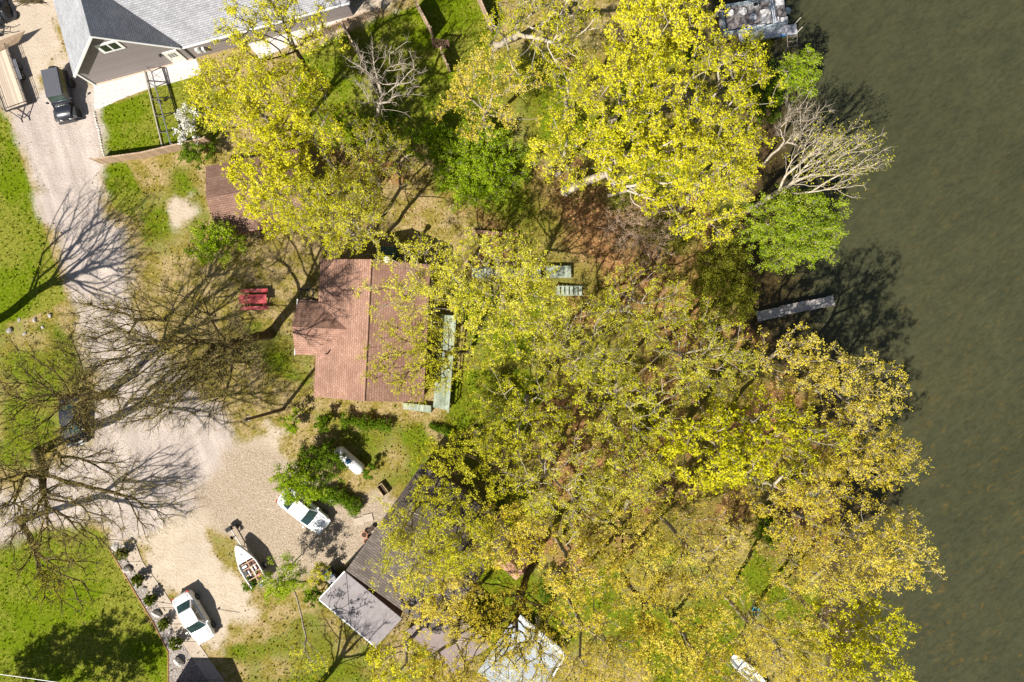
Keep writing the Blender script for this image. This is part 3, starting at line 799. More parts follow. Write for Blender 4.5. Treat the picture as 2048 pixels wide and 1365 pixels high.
T('amber tree left of the dark green hollow', 'O', (1400, 1115), (118, 98), 11, 4, group=OG, dens=0.85)
T('amber tree with dark limbs over the olive clearing', 'O', (1270, 1090), (118, 98), 11, 4, (1215, 1040), group=OG, bark='bark_moss', dens=0.8)
T('amber tree in the lower middle beside the orange roofed hut', 'O', (1160, 1150), (105, 98), 11, 4, group=OG, dens=0.8)
T('amber tree with a fan of long limbs in the lower middle', 'O', (1330, 1255), (130, 105), 12, 4, (1230, 1130), group=OG, bark='bark_moss', dens=0.85)
T('amber tree right of the pale blue deck', 'O', (1195, 1310), (108, 92), 12, 4, (1130, 1180), group=OG, dens=0.85)
T('yellow tree standing above the dark shingled roof', 'S', (925, 1075), (105, 88), 10, 3.5, (960, 1030), group=SG, dens=1.3)
T('yellow tree spreading its twigs over the left part of the dark shingled roof', 'S', (838, 1120), (88, 80), 9.5, 3.2, group=SG, dens=1.3)
T('amber tree left of the orange roofed hut', 'O', (1035, 1065), (92, 75), 10, 3.3, group=OG, dens=0.9)
T('amber tree with a dark mossy trunk beside the pale blue deck', 'O', (1005, 1250), (118, 95), 11.5, 4, (1068, 1125), group=OG, bark='bark_moss', dens=0.8, trunk=0.28)
T('amber tree over the lower end of the dark shingled roof', 'O', (880, 1180), (85, 78), 9, 3, group=OG, dens=0.9)
T('amber tree at the bottom edge below the pale blue deck', 'O', (900, 1340), (95, 62), 10, 3.4, group=OG, dens=0.7)
T('yellow tree at the lower corner of the grey lean-to roof', 'Y', (800, 1335), (66, 60), 7, 2.6, group=YG, dens=0.7)
T('amber tree at the bottom edge beside the long white hull', 'O', (1600, 1345), (90, 75), 11, 3.8, group=OG)
T('yellow tree overhanging the flower pots and the dark roof corner', 'S', (810, 1055), (62, 70), 7, 2.5, group=SG, dens=1.1)
T('amber tree at the bottom edge left of the long white hull', 'O', (1420, 1345), (95, 70), 11, 3.8, group=OG)
# nearly bare trees on the left
T('big nearly bare tree leaning over the gravel lane beside the red picnic table', 'T', (350, 735), (225, 175), 12.5, 4.4, (540, 668), group=TG, trunk=0.36, dens=1.15, fork_t=0.42)
T('nearly bare tree whose knotty crown hangs above the dark parked car', 'T', (135, 785), (150, 125), 11, 3.6, (215, 790), group=TG, trunk=0.3)
T('nearly bare tree at the left edge spreading dark limbs over the lower lane', 'T', (130, 990), (225, 130), 11, 4, (75, 905), group=TG, trunk=0.36, dens=0.85)
T('bare tree past the left edge casting a long branched shadow on the lane', 'T', (-170, 680), (150, 150), 11, 4.5, (-45, 668), group=TG, trunk=0.36, leaves=0.5)
T('pale budding tree thinly covering the lower left lawn', 'T', (112, 1140), (105, 88), 7, 2.5, (40, 1040), group=TG, dens=0.6, leaf='spring_leaf')
# leafless ones
T('leafless white birch leaning over the garden fence', 'B', (765, 160), (92, 72), 9, 2.6, (748, 248), bark='bark_birch', trunk=0.15, dens=0.5, fork_t=0.75)
T('leafless grey tree fanning out over the water below the yellow maples', 'B', (1598, 250), (56, 60), 6.5, 2, (1525, 330), dens=0.8, bf=0.5)
T('pale many stemmed tree with a few leaves leaning far over the lake', 'W', (1668, 315), (95, 85), 8, 2.8, (1490, 425), dens=0.9, bf=0.85, trunk=0.2, fork_t=0.4)
T('pinkish leafless thicket tree over the rusty leaves', 'P', (1275, 465), (80, 72), 4, 1.8, (1195, 455), dens=1.0, bf=0.9)
# green ones by the shore and in the yard
T('leafy bright green tree on the shore above the weathered dock', 'G', (1590, 455), (105, 88), 5, 2.4, (1505, 450), dens=1.1)
T('small light green tree at the water below the dock ladder', 'G', (1588, 155), (42, 50), 5, 2.2, (1555, 175))
T('rounded olive willow on the bank inland of the weathered dock', 'L', (1435, 575), (82, 98), 4, 2.4)
T('small leafy green tree at the lower left corner of the brown shed', 'G', (425, 492), (48, 42), 3, 1.6, dens=1.3)
T('young green tree beside the stern of the aluminium boat', 'G', (568, 1155), (48, 50), 3.4, 1.3, (572, 1140), dens=0.9, trunk=0.05)
T('young pale tree with a thin white stem on the lower lawn', 'S', (612, 1318), (42, 45), 6, 1.6, (585, 1160), bark='bark_birch', dens=0.7, trunk=0.07, fork_t=0.8)
U = lambda *a, **k: plant('shrub', a[0], 'shrub', *a[1:], **k)
U('bright green undergrowth bush below the pale amber budding tree', 'G', (960, 345), (105, 95), 1.6, 1.3, dens=1.0)
U('green bush left of the bright undergrowth near the birch', 'G', (855, 280), (55, 45), 1.4, 1.1, dens=0.8)
U('dull green bush growing against the end of the metal dock', 'L', (1512, 98), (42, 24), 1.6, 1.2)
U('dark green shore bush behind the small light green tree', 'D', (1528, 190), (34, 56), 2, 1.4)
U('green bush at the lower left end of the timber fence', 'D', (392, 311), (36, 25), 1.5, 1.1)
U('white blossoming bush on the fenced lawn beside the lattice mast', 'G', (378, 250), (24, 34), 1.3, 0.9, dens=0.7, leaf='white_blossom')
U('tall loose green bush hiding the tail of the white car', 'G', (600, 966), (50, 44), 2.4, 1.4, dens=1.3, leaf='green_leaf')
U('wide green bush between the white gas tank and the white car', 'D', (652, 925), (58, 40), 1.8, 1.2, dens=0.7)
U('small round green bush left of the clipped hedge', 'D', (648, 848), (20, 19), 0.9, 0.7)
U('small green bush at the upper end of the white gas tank', 'D', (656, 890), (17, 15), 0.9, 0.7)
U('small green bush at the lower end of the white gas tank', 'D', (738, 942), (15, 15), 0.9, 0.6)
U('yellow green shrub above the round bush beside the gravel', 'G', (588, 842), (20, 22), 1.2, 0.8)
U('tiny green bush beside the boat stern', 'D', (500, 1166), (15, 17), 0.6, 0.5)
U('green bush at the left tip of the grey lean-to roof', 'D', (636, 1186), (26, 22), 1.3, 0.9)
U('loose yellow shrub next to the utility bins', 'L', (640, 1150), (20, 22), 1.1, 0.8, leaf='spring_leaf')
U('dark green bush in the hollow near the shore', 'D', (1545, 1055), (38, 40), 1.6, 1.2)
U('green bush in the lower clearing beside the dark mossy trunk', 'D', (1100, 1185), (26, 30), 1.2, 0.9)
U('lush green bush below the green deck', 'L', (985, 800), (55, 48), 1.3, 0.9, dens=0.6)
U('second lush bush inland of the trunk shadows', 'L', (1300, 850), (48, 40), 1.4, 1.0, dens=0.6)
U('yellow green bush under the open limbs at the top edge', 'L', (1075, 150), (58, 40), 1.5, 1.1, dens=0.7)
U('low green bush in front of the birch trunk', 'D', (770, 235), (24, 22), 1.0, 0.8, dens=0.7)
U('dull bush in the upper right woodland by the olive willow', 'L', (1345, 470), (45, 40), 1.6, 1.2, dens=0.6)
for lab, p in (('round clipped shrub nearest the lane in the stone strip', (241, 1108)), ('second round clipped shrub from the lane in the stone strip', (275, 1160)),
               ('middle round clipped shrub of the stone strip', (300, 1199)), ('round clipped shrub beside the bonnet of the lower white car', (327, 1248)),
               ('round clipped shrub nearest the bottom edge in the stone strip', (351, 1287))):
    U(lab, 'X', p, (12.5, 12.5), 0.62, 0.55, group='clipped round shrubs in the stone strip', flat_bottom=0.9, lumps=3)
hedge('hedge', 'long green hedge below the red brown roof', [(688, 838), (730, 846), (785, 852)], 1.5, 1.1, 'D', 71)
hedge('hedge', 'thick green hedge running between the gas tank and the gravel', [(628, 985), (680, 990), (722, 1018)], 2.1, 1.3, 'D', 72)
hedge('hedge', 'rough low hedge along the yard below the green deck', [(860, 850), (905, 868), (930, 900)], 1.0, 0.7, 'D', 73)
# off the bottom edge: three conifers whose shadow lies on the lower lawn
for k, (bx, by, hh) in enumerate(((20, 1412, 9.0), (100, 1404, 10.5), (185, 1408, 9.8))):
    plant('spruce_tree', 'dark spruce standing just past the bottom edge, shading the lower lawn', 'tree', 'D', (G(bx, by).x / MPP / ((CAMZ - hh * .55) / CAMZ) + 1024, 682.5 - G(bx, by).y / MPP / ((CAMZ - hh * .55) / CAMZ)),
          (58, 58), hh * 0.55, hh * 0.45, (bx, by), group='spruces past the bottom edge', dens=1.6)
# ------------------------------------------------------------------ buildings
def roof_slope(mb, a, b, c, d, thick=0.16):
    """a-b along the eave, c-d along the ridge (c above b); uv in metres"""
    a, b, c, d = map(Vector, (a, b, c, d))
    u = (b - a).normalized(); n = u.cross(d - a).normalized(); v = n.cross(u)
    base = len(mb.f)
    mb.slab([a, b, c, d], thick)
    org = a
    for k in range(base, len(mb.f)):
        mb.uv[k] = [((Vector(mb.v[i]) - org).dot(u) + 50, (Vector(mb.v[i]) - org).dot(v) + 50) for i in mb.f[k]]

def local(root):
    """image direction frame helper"""
    return root

M_TRIM = plain('white_trim', (0.80, 0.80, 0.78), 0.5, var=0.05)
M_GLASS = plain('window_glass', (0.02, 0.025, 0.03), 0.08, var=0.3, spec=0.8)
M_GREY_ROOF = shingles('grey_shingles', (0.33, 0.33, 0.35), (0.43, 0.43, 0.45), 0.16, 0.3, edge_dark=0.62)
M_GREY_SIDING = boards('grey_siding', (0.26, 0.225, 0.215), 0.14, axis=2, var=0.10, gap=0.05, rough=0.7)
M_RED_ROOF = shingles('red_brown_shingles', (0.33, 0.185, 0.13), (0.43, 0.255, 0.185), 0.2, 0.3, stain=(0.22, 0.115, 0.08), edge_dark=0.6)
M_SHED_ROOF = shingles('brown_shingles', (0.24, 0.14, 0.10), (0.32, 0.195, 0.145), 0.17, 0.3, stain=(0.15, 0.075, 0.05), edge_dark=0.6)
M_DARK_ROOF = shingles('dark_shingles', (0.105, 0.085, 0.072), (0.165, 0.135, 0.115), 0.22, 0.5, edge_dark=0.45)
M_FLAT_ROOF = plain('grey_roll_roofing', (0.26, 0.23, 0.23), 0.9, var=0.10, scale=1.5, grime=(0.22, 0.19, 0.18))
M_WOOD = boards('weathered_planks', (0.42, 0.36, 0.30), 0.14, axis=0, var=0.3)
M_FENCE = boards('fence_boards', (0.42, 0.30, 0.20), 0.14, axis=0, var=0.3)
M_METAL = plain('dull_metal', (0.30, 0.30, 0.31), 0.45, 0.6, var=0.2)
M_DARK = plain('dark_metal', (0.045, 0.045, 0.048), 0.5, 0.3, var=0.3)
M_BLACK = plain('black_rubber', (0.022, 0.022, 0.022), 0.85, var=0.3)
M_WHITE = plain('white_gelcoat', (0.80, 0.81, 0.80), 0.35, var=0.04, grime=(0.62, 0.62, 0.58))

def gable_block(root, L, Wd, eave, ridge, roof_m, wall_m, over=0.4, overL=0.35, wall_name='wall', ext=None):
    """gabled block centred on root; ridge along local x"""
    h = Wd / 2; sl = (ridge - eave) / h
    wb = MB()
    x = L / 2
    pr = [(-h, 0), (h, 0), (h, eave), (0, ridge), (-h, eave)]
    A = [(-x, y, z - (0.18 if z > 0 else 0)) for y, z in pr]; B = [(x, y, z - (0.18 if z > 0 else 0)) for y, z in pr]
    wb.loft([A, B]); wb.build(wall_name, wall_m, root)
    rb = MB(); e = eave - over * sl; X = x + overL
    roof_slope(rb, (-X, -h - over, e), (X, -h - over, e), (X, 0, ridge), (-X, 0, ridge))
    roof_slope(rb, (X, h + over, e), (-X, h + over, e), (-X, 0, ridge), (X, 0, ridge))
    return rb.build('roof', roof_m, root)

# ---- grey house, upper left: x runs along the gable wall, y away into the plot
gl, gr = G(191, 170), G(389, 117)
hx = math.atan2(gr.y - gl.y, gr.x - gl.x)
house = thing('grey_house', 'grey sided house with steep grey shingle roofs and a white trimmed gable', 'house', tuple(gl), hx)
GW, RZ, EZ, DEP = 8.72, 7.55, 3.0, 22.0
wl = MB()
pent = lambda y: [(0, y, 0), (GW, y, 0), (GW, y, EZ - .12), (GW / 2, y, RZ - .2), (0, y, EZ - .12)]
wl.loft([pent(0), pent(DEP)]); wl.build('wall', M_GREY_SIDING, house)
wl = MB(); wl.box((GW + 7.0, 4.35, EZ / 2 - .06), (13.98, 8.68, EZ - .12)); wl.build('wall', M_GREY_SIDING, house)
rf = MB(); sl = (RZ - EZ) / (GW / 2); ov = 0.10
roof_slope(rf, (-ov, DEP, EZ - ov * sl), (-ov, -0.42, EZ - ov * sl), (GW / 2, -0.42, RZ), (GW / 2, DEP, RZ))
roof_slope(rf, (GW + ov, -0.42, EZ - ov * sl), (GW + ov, DEP, EZ - ov * sl), (GW / 2, DEP, RZ), (GW / 2, -0.42, RZ))
rf.build('roof', M_GREY_ROOF, house)
rf = MB()
X1 = GW + 14.3; wy = 4.35
roof_slope(rf, (GW + .06, -0.30, EZ - .30 * sl), (X1, -0.30, EZ - .30 * sl), (X1, wy, EZ + wy * sl - .01), (GW - wy - .25, wy, EZ + wy * sl - .01))
roof_slope(rf, (X1, 2 * wy + .3, EZ - .30 * sl), (GW - 3.9, 2 * wy + .3, EZ - .30 * sl), (GW - 3.9, wy, EZ + wy * sl - .01), (X1, wy, EZ + wy * sl - .01))
rf.build('roof', M_GREY_ROOF, house)
tr = MB()   # rake boards, soffit edge, corner boards, sill course
for s in (-1, 1):
    xa = GW / 2 + s * (GW / 2 + ov); xb = GW / 2
    za, zb = EZ - ov * sl, RZ
    tr.hexa([(xa, -.47, za - .24), (xb, -.47, zb - .24), (xb, -.425, zb - .24), (xa, -.425, za - .24),
             (xa, -.47, za + .03), (xb, -.47, zb + .03), (xb, -.425, zb + .03), (xa, -.425, za + .03)])
tr.build('rake_board', M_TRIM, house)
cb = MB(); cb.box((-.02, -.02, EZ / 2 - .1), (.14, .14, EZ - .24)); cb.build('corner_board', M_TRIM, house)
cb = MB(); cb.box((GW, -.03, EZ / 2 - .1), (.12, .10, EZ - .24)); cb.build('downspout', M_DARK, house)
cb = MB(); cb.box((GW / 2, -.03, .06), (GW - .2, .06, .12)); cb.build('foundation', plain('concrete_tan', (0.58, 0.44, 0.33), .9), house)
gu = MB(); gu.box((GW + 7.2, -.36, EZ - .36), (14.0, .12, .12)); gu.build('gutter', M_TRIM, house)
wn = MB(); wn.box((GW / 2 - .05, -.03, 4.9), (1.75, .08, 1.35)); fr = wn.build('window', M_TRIM, house)
for s in (-1, 1):
    p = MB(); p.box((GW / 2 - .05 + s * .36, -.075, 4.9), (.56, .02, .92)); p.build('pane', M_GLASS, fr)
dr = MB(); dr.box((GW - 1.15, -.04, 1.06), (1.15, .10, 2.12)); door = dr.build('door', plain('door_cream', (.74, .71, .64), .5, var=.05), house)
p = MB()
for i in range(3):
    for j in range(3): p.box((GW - 1.15 + (i - 1) * .23, -.095, 1.5 + (j - 1) * .22), (.16, .02, .15))
p.build('pane', M_GLASS, door)
p = MB(); p.lathe([(0.03, 0), (.045, .03), (.03, .07)], (GW - 1.58, -.16, 1.0), 10, 'Y'); p.build('handle', M_METAL, door)
lm = MB(); lm.box((GW - 2.0, -.10, 1.95), (.14, .18, .26)); lm.build('wall_lamp', M_DARK, house, bevel=.03)
for k, (x, zz, w_) in enumerate(((GW + .9, 1.3, .34), (GW + 1.35, 1.2, .22))):
    m_ = MB(); m_.box((x, -.14, zz), (w_, .26, .5)); m_.build('meter_box', plain('meter_grey', (.62, .64, .64), .5), house, bevel=.03)
m_ = MB(); m_.lathe([(.16, 0), (.17, .1), (.12, .16)], (GW + .9, -.27, 1.5), 12, 'Y'); m_.build('meter_dial', M_TRIM, house)
ac = thing('air_conditioner', 'pale outdoor air conditioner box against the grey house wall', 'air conditioner', G(418, 98), hx)
m_ = MB(); m_.box((0, 0, .4), (.8, .7, .8)); m_.build('casing', plain('ac_grey', (.6, .6, .58), .5, .2), ac, bevel=.04)
m_ = MB(); m_.lathe([(.28, .81), (.28, .84), (.05, .845)], n=18); m_.build('fan_grille', M_DARK, ac)

# ---- brown shed under the maple
a, b = G(412, 398, 3.3), G(600, 362, 3.3)
shed = thing('shed', 'small brown shingled shed half hidden by yellow leaves', 'shed', ((a.x + b.x) / 2, (a.y + b.y) / 2, 0), math.atan2(b.y - a.y, b.x - a.x))
gable_block(shed, (b - a).length - .7, 5.2, 2.3, 3.3, M_SHED_ROOF, boards('shed_siding', (.20, .10, .07), .2, axis=0), .35)
m_ = MB(); m_.box((.2, -2.62, 1.0), (.9, .06, 1.9)); m_.build('door', plain('shed_door', (.5, .48, .44), .6), shed)

# ---- red-brown cottage
def P3(px, py, z): return G(px, py, z)
rt, rb_ = P3(742, 519, 4.6), P3(728, 803, 4.6)
d_ = (rb_ - rt); cxy = (rt + rb_) / 2
cot = thing('cottage', 'red brown shingled cottage with a square side wing at the centre left', 'house', (cxy.x, cxy.y, 0), math.atan2(d_.y, d_.x))
WALLR = boards('red_siding', (.18, .075, .05), .18, axis=2)
gable_block(cot, d_.length - .7, 8.3, 3.0, 4.6, M_RED_ROOF, WALLR, .3, .35)
m_ = MB(); m_.bar((-d_.length / 2, 0, 4.62), (d_.length / 2, 0, 4.62), .09, 6); m_.build('ridge_cap', plain('ridge_brown', (.38, .22, .15), .9, var=.3, scale=3), cot)
# wing: ridge across, towards the lane (local -y is the lane side when x points down the photo)
inv = Matrix.Rotation(-cot.rotation_euler.z, 4, 'Z') @ Matrix.Translation(-Vector(cot.location))
wE, wW = P3(700, 660, 3.95), P3(584, 654, 3.95)
cW, cE = inv @ wW, inv @ wE
h2 = 2.22
wm_ = MB(); sW = -1 if cW.y < cE.y else 1
for_e = cE.y
xm = (cW.x + cE.x) / 2
yA, yB = cW.y, cE.y
pr = [(-h2 + .3, 0), (h2 - .3, 0), (h2 - .3, 2.75), (0, 3.75), (-h2 + .3, 2.75)]
yy = yA + (0.3 if yB > yA else -0.3)
wm_.loft([[(xm + q, yy, z) for q, z in pr], [(xm + q, yB, z) for q, z in pr]]); wm_.build('wall', WALLR, cot)
rr = MB(); ew = 3.95 - h2 * .52
roof_slope(rr, (xm - h2, yA, ew), (xm - h2, yB, ew), (xm, yB, 3.95), (xm, yA, 3.95), .14)
roof_slope(rr, (xm + h2, yB, ew), (xm + h2, yA, ew), (xm, yA, 3.95), (xm, yB, 3.95), .14)
rr.build('roof', M_RED_ROOF, cot)
gm = MB(); gm.box((xm, yA + (-.06 if yB > yA else .06), ew - .05), (2 * h2 + .1, .07, .12)); gm.build('fascia', M_TRIM, cot)
def on_cot(px, py, z): return inv @ P3(px, py, z)
q = on_cot(773, 519, 4.9)
m_ = MB(); m_.lathe([(.14, 0), (.14, .5), (.24, .52), (.24, .62), (.05, .72)], (q.x, q.y, 4.2), 14); m_.build('chimney', plain('pipe_white', (.82, .82, .8), .4), cot)
q = on_cot(653, 708, 3.6)
m_ = MB(); m_.bar((q.x, q.y, 3.2), (q.x, q.y, 3.85), .06, 8); m_.build('vent_pipe', M_DARK, cot)
q = on_cot(776, 505, 2.3)
m_ = MB(); m_.box((q.x, q.y, 2.25), (.9, 1.25, .12)); m_.box((q.x + .05, q.y, 1.1), (.7, 1.0, 2.2)); m_.build('porch_hood', plain('hood_green', (.045, .085, .062), .7), cot)
# small trellis frame behind the wing
trl = thing('garden_arch', 'dark timber frame against the cottage wing', 'trellis', G(628, 592))
m_ = MB()
for x in (-.5, .5):
    for y in (-.4, .4): m_.box((x, y, .9), (.08, .08, 1.8))
m_.box((0, -.4, 1.83), (1.2, .08, .08)); m_.box((0, .4, 1.83), (1.2, .08, .08)); m_.box((-.5, 0, 1.9), (.08, 1.0, .07)); m_.box((.5, 0, 1.9), (.08, 1.0, .07)); m_.box((0, 0, 1.9), (.08, 1.0, .07))
m_.build('frame', M_DARK, trl)

# ---- green painted deck along the cottage
M_GREEN = boards('pale_green_boards', (.36, .40, .31), .14, axis=0, var=.3, grime=(.13, .17, .10))
M_GREEN2 = plain('pale_green_paint', (.33, .37, .29), .7, var=.3, scale=9, grime=(.15, .19, .12))
def deck(name, label, cat, quad, z, mat, rail=None, post_m=None, group=None):
    P = [G(*p, z) for p in quad]; c = sum(P, Vector()) / 4
    rz = math.atan2(P[1].y - P[0].y, P[1].x - P[0].x)
    r = thing(name, label, cat, (c.x, c.y, 0), rz, group)
    iv = Matrix.Rotation(-rz, 4, 'Z') @ Matrix.Translation(-Vector((c.x, c.y, 0)))
    L = [iv @ p for p in P]
    m = MB(); m.slab(L, .06); m.build('deck_boards', mat, r)
    m = MB()
    for p in L: m.box((p.x * .94, p.y * .94, (z - .06) / 2), (.1, .1, z - .06))
    for i in range(4):
        u, v = L[i], L[(i + 1) % 4]; m.bar((u.x * .96, u.y * .96, z - .13), (v.x * .96, v.y * .96, z - .13), .05, 4)
    m.build('post_frame', post_m or mat, r)
    if rail:
        for (i, j) in rail:
            u, v = L[i], L[j]; m = MB(); n = max(2, int((v - u).length / 1.2))
            for k in range(n + 1):
                p = u + (v - u) * k / n; m.box((p.x, p.y, z + .45), (.09, .09, .9))
            dv = (v - u); md = (u + v) / 2
            m.box((md.x, md.y, z + .92), (dv.length + .1, .14, .05), math.atan2(dv.y, dv.x))
            m.box((md.x, md.y, z + .45), (dv.length, .05, .09), math.atan2(dv.y, dv.x))
            m.build('railing', post_m or mat, r)
    return r
deck('garden_deck', 'long weathered pale green deck beside the cottage', 'deck', [(882, 630), (913, 632), (898, 822), (866, 815)], .75, M_GREEN, rail=[(1, 2)], post_m=M_GREEN2)
deck('deck_step', 'pale green step platform joining the lower end of the garden deck', 'deck', [(806, 806), (862, 812), (862, 826), (806, 818)], .5, M_GREEN, post_m=M_GREEN2)
st = thing('garden_stairs', 'green wooden stairs and landings stepping through the woods', 'stairs', (0, 0, 0))
def stair_run(x0, x1, yc, hw, z0, z1, n, root):
    m = MB()
    for k in range(n):
        t = (k + .5) / n; p = G(x0 + (x1 - x0) * t, yc, z0 + (z1 - z0) * t)
        m.box(p, (abs(x1 - x0) * MPP / n * .72, hw * MPP * 2, .05))
    m.build('treads', M_GREEN2, root)
    for s in (-1, 1):
        m = MB(); a, b = G(x0, yc + s * hw, z0), G(x1, yc + s * hw, z1); m.bar(a, b, .05, 4)
        for q in (a, b): m.bar((q.x, q.y, 0), (q.x, q.y, q.z + .1), .05, 4)
        m.build('stringer', M_GREEN2, root)
def landing(x0, x1, yc, hw, z, root):
    m = MB(); a, b = G(x0, yc - hw, z), G(x1, yc + hw, z)
    m.box(((a.x + b.x) / 2, (a.y + b.y) / 2, z), (abs(b.x - a.x), abs(a.y - b.y), .06))
    for q in (a, b): m.box((q.x, q.y, z / 2), (.09, .09, z))
    m.build('landing', M_GREEN, root)
landing(944, 966, 546, 10, 1.3, st); stair_run(967, 1000, 546, 10, 1.2, .95, 5, st); stair_run(1000, 1026, 545, 10, .95, .8, 4, st)
landing(1027, 1060, 546, 10, .75, st); stair_run(1062, 1082, 546, 10, .7, .55, 4, st); landing(1092, 1142, 544, 12, .5, st); stair_run(1112, 1165, 582, 9, .5, .15, 6, st)

# ---- long rusty timber in the woods
def timber(name, label, cat, p0, p1, w_, h_, col, z=0):
    a, b = G(*p0), G(*p1); d = b - a
    r = thing(name, label, cat, tuple((a + b) / 2), math.atan2(d.y, d.x))
    m = MB(); m.box((0, 0, h_ / 2), (d.length, w_, h_)); m.build('beam', plain(name + '_wood', col, .9, var=.35, scale=4, bump=.4), r, bevel=.03)
    m = MB()
    for x in (-.35, 0.05, .38): m.bar((x * d.length, w_ * .5 + .03, 0), (x * d.length, w_ * .5 + .03, h_ + .06), .035, 6)
    m.build('stake', M_DARK, r)
timber('retaining_timber', 'rusty brown retaining timber above the green stairs', 'timber', (946, 464), (1036, 471), .28, .34, (.36, .20, .14))

# ---- house at the bottom
ax = ang(.81, .58)
def bottom_roof(name, label, cat, quad, zs, mat, wall_m, thick=.2):
    P = [G(p[0], p[1], z) for p, z in zip(quad, zs)]; c = sum(P, Vector()) / len(P)
    r = thing(name, label, cat, (c.x, c.y, 0), ax)
    iv = Matrix.Rotation(-ax, 4, 'Z') @ Matrix.Translation(-Vector((c.x, c.y, 0)))
    L = [iv @ p for p in P]
    m = MB(); roof_slope(m, *L, thick); m.build('roof', mat, r)
    m = MB(); k = .95
    bt = [Vector((p.x * k, p.y * k, 0)) for p in L]; tp = [Vector((p.x * k, p.y * k, p.z - thick - .01)) for p in L]
    m.hexa(bt + tp); m.build('wall', wall_m, r)
    return r, L
WALLB = boards('brown_siding', (.20, .14, .11), .2, axis=2)
lt, L = bottom_roof('lean_to', 'flat grey roofed lean-to with a pale edge, striped by branch shadows', 'shed', [(639, 1199), (752, 1294), (804, 1238), (690, 1144)], (2.7, 2.7, 2.9, 2.9), M_FLAT_ROOF, WALLB)
m = MB()
for i, j in ((0, 1), (3, 0)):
    u, v = L[i], L[j]; d = v - u; md = (u + v) / 2 + Vector((0, 0, -.02))
    n_ = Vector((-d.y, d.x, 0)).normalized(); n_ = n_ if n_.dot(Vector((md.x, md.y, 0))) > 0 else -n_
    m.bar(u + n_ * .05 + Vector((0, 0, -.03)), v + n_ * .05 + Vector((0, 0, -.03)), .06, 4)
m.build('drip_edge', M_TRIM, lt)
m = MB(); q0 = (L[0] + (L[1] - L[0]) * .28 + (L[3] - L[0]) * .5); q1 = L[0] + (L[1] - L[0]) * .42 + (L[3] - L[0]) * .04
for k in range(1, 5):
    u, v = L[0].lerp(L[1], k / 5), L[3].lerp(L[2], k / 5); m.bar(u + Vector((0, 0, .012)), v + Vector((0, 0, .012)), .022, 4)
m.bar(L[3] + (L[2] - L[3]) * .02 + Vector((0, 0, .02)), L[0] + (L[1] - L[0]) * .55 + Vector((0, 0, .02)), .018, 4); m.build('roof_seam', M_DARK, lt)
dh = thing('brown_house', 'dark brown shingled house mostly hidden under yellow and amber trees at the bottom', 'house', tuple(G(820, 1150)), ax)
# eave line runs beside the lean-to, ridge parallel to it
iv = Matrix.Rotation(-ax, 4, 'Z') @ Matrix.Translation(-Vector(dh.location))
e0, e1 = iv @ G(692, 1141, 3.1), iv @ G(872, 1270, 3.1)
r0 = iv @ G(764, 1046, 4.5); r1 = Vector((e1.x, r0.y, 4.5)); r0.x = e0.x
f0, f1 = Vector((e0.x, 2 * r0.y - e0.y, 3.1)), Vector((e1.x, 2 * r0.y - e1.y, 3.1))
e1.y = e0.y; f1.y = f0.y
m = MB(); roof_slope(m, e0, e1, r1, r0, .2); roof_slope(m, f1, f0, r0, r1, .2); m.build('roof', M_DARK_ROOF, dh)
m = MB(); yA, yB, yM = e0.y * 1.0 + .25, f0.y - .25, r0.y
pr = [(yA, 0), (yB, 0), (yB, 2.85), (yM, 4.25), (yA, 2.85)]
m.loft([[(e0.x + .3, y, z) for y, z in pr], [(e1.x - .3, y, z) for y, z in pr]]); m.build('wall', WALLB, dh)
lr, L = bottom_roof('porch_annex', 'low brown grey roofed annex beside the pale blue deck', 'shed', [(812, 1262), (905, 1345), (985, 1290), (890, 1212)], (2.4, 2.4, 2.6, 2.6), plain('brown_roll_roofing', (.235, .185, .17), .9, var=.15, scale=1.2, grime=(.16, .12, .11)), WALLB)
M_BLUE = boards('pale_blue_boards', (.40, .44, .48), .16, axis=0, var=.18, gap=.12, grime=(.27, .30, .33))
deck('terrace', 'pale blue painted deck with a white railing under amber trees', 'deck', [(955, 1345), (1035, 1225), (1128, 1302), (1058, 1420)], .8, M_BLUE, rail=[(1, 2), (2, 3)], post_m=M_TRIM)
sh2 = thing('hut', 'little orange red roofed hut in the lower middle woods', 'shed', tuple(G(1028, 1112)), R(-40))
gable_block(sh2, 1.7, 1.7, 1.6, 2.2, plain('orange_roof', (.40, .20, .14), .85, var=.3, scale=3, grime=(.24, .13, .09)), WALLB, .25, .25)
# building just past the bottom edge: only its roof shadow and a red corner reach the frame
bh = thing('garage', 'garage just past the bottom edge, its gable shadow lying on the stone strip', 'garage', tuple(G(352, 1478)), R(58))
gable_block(bh, 8.5, 5.0, 2.6, 4.4, M_SHED_ROOF, plain('red_paint', (.33, .05, .045), .6), .3, .3)

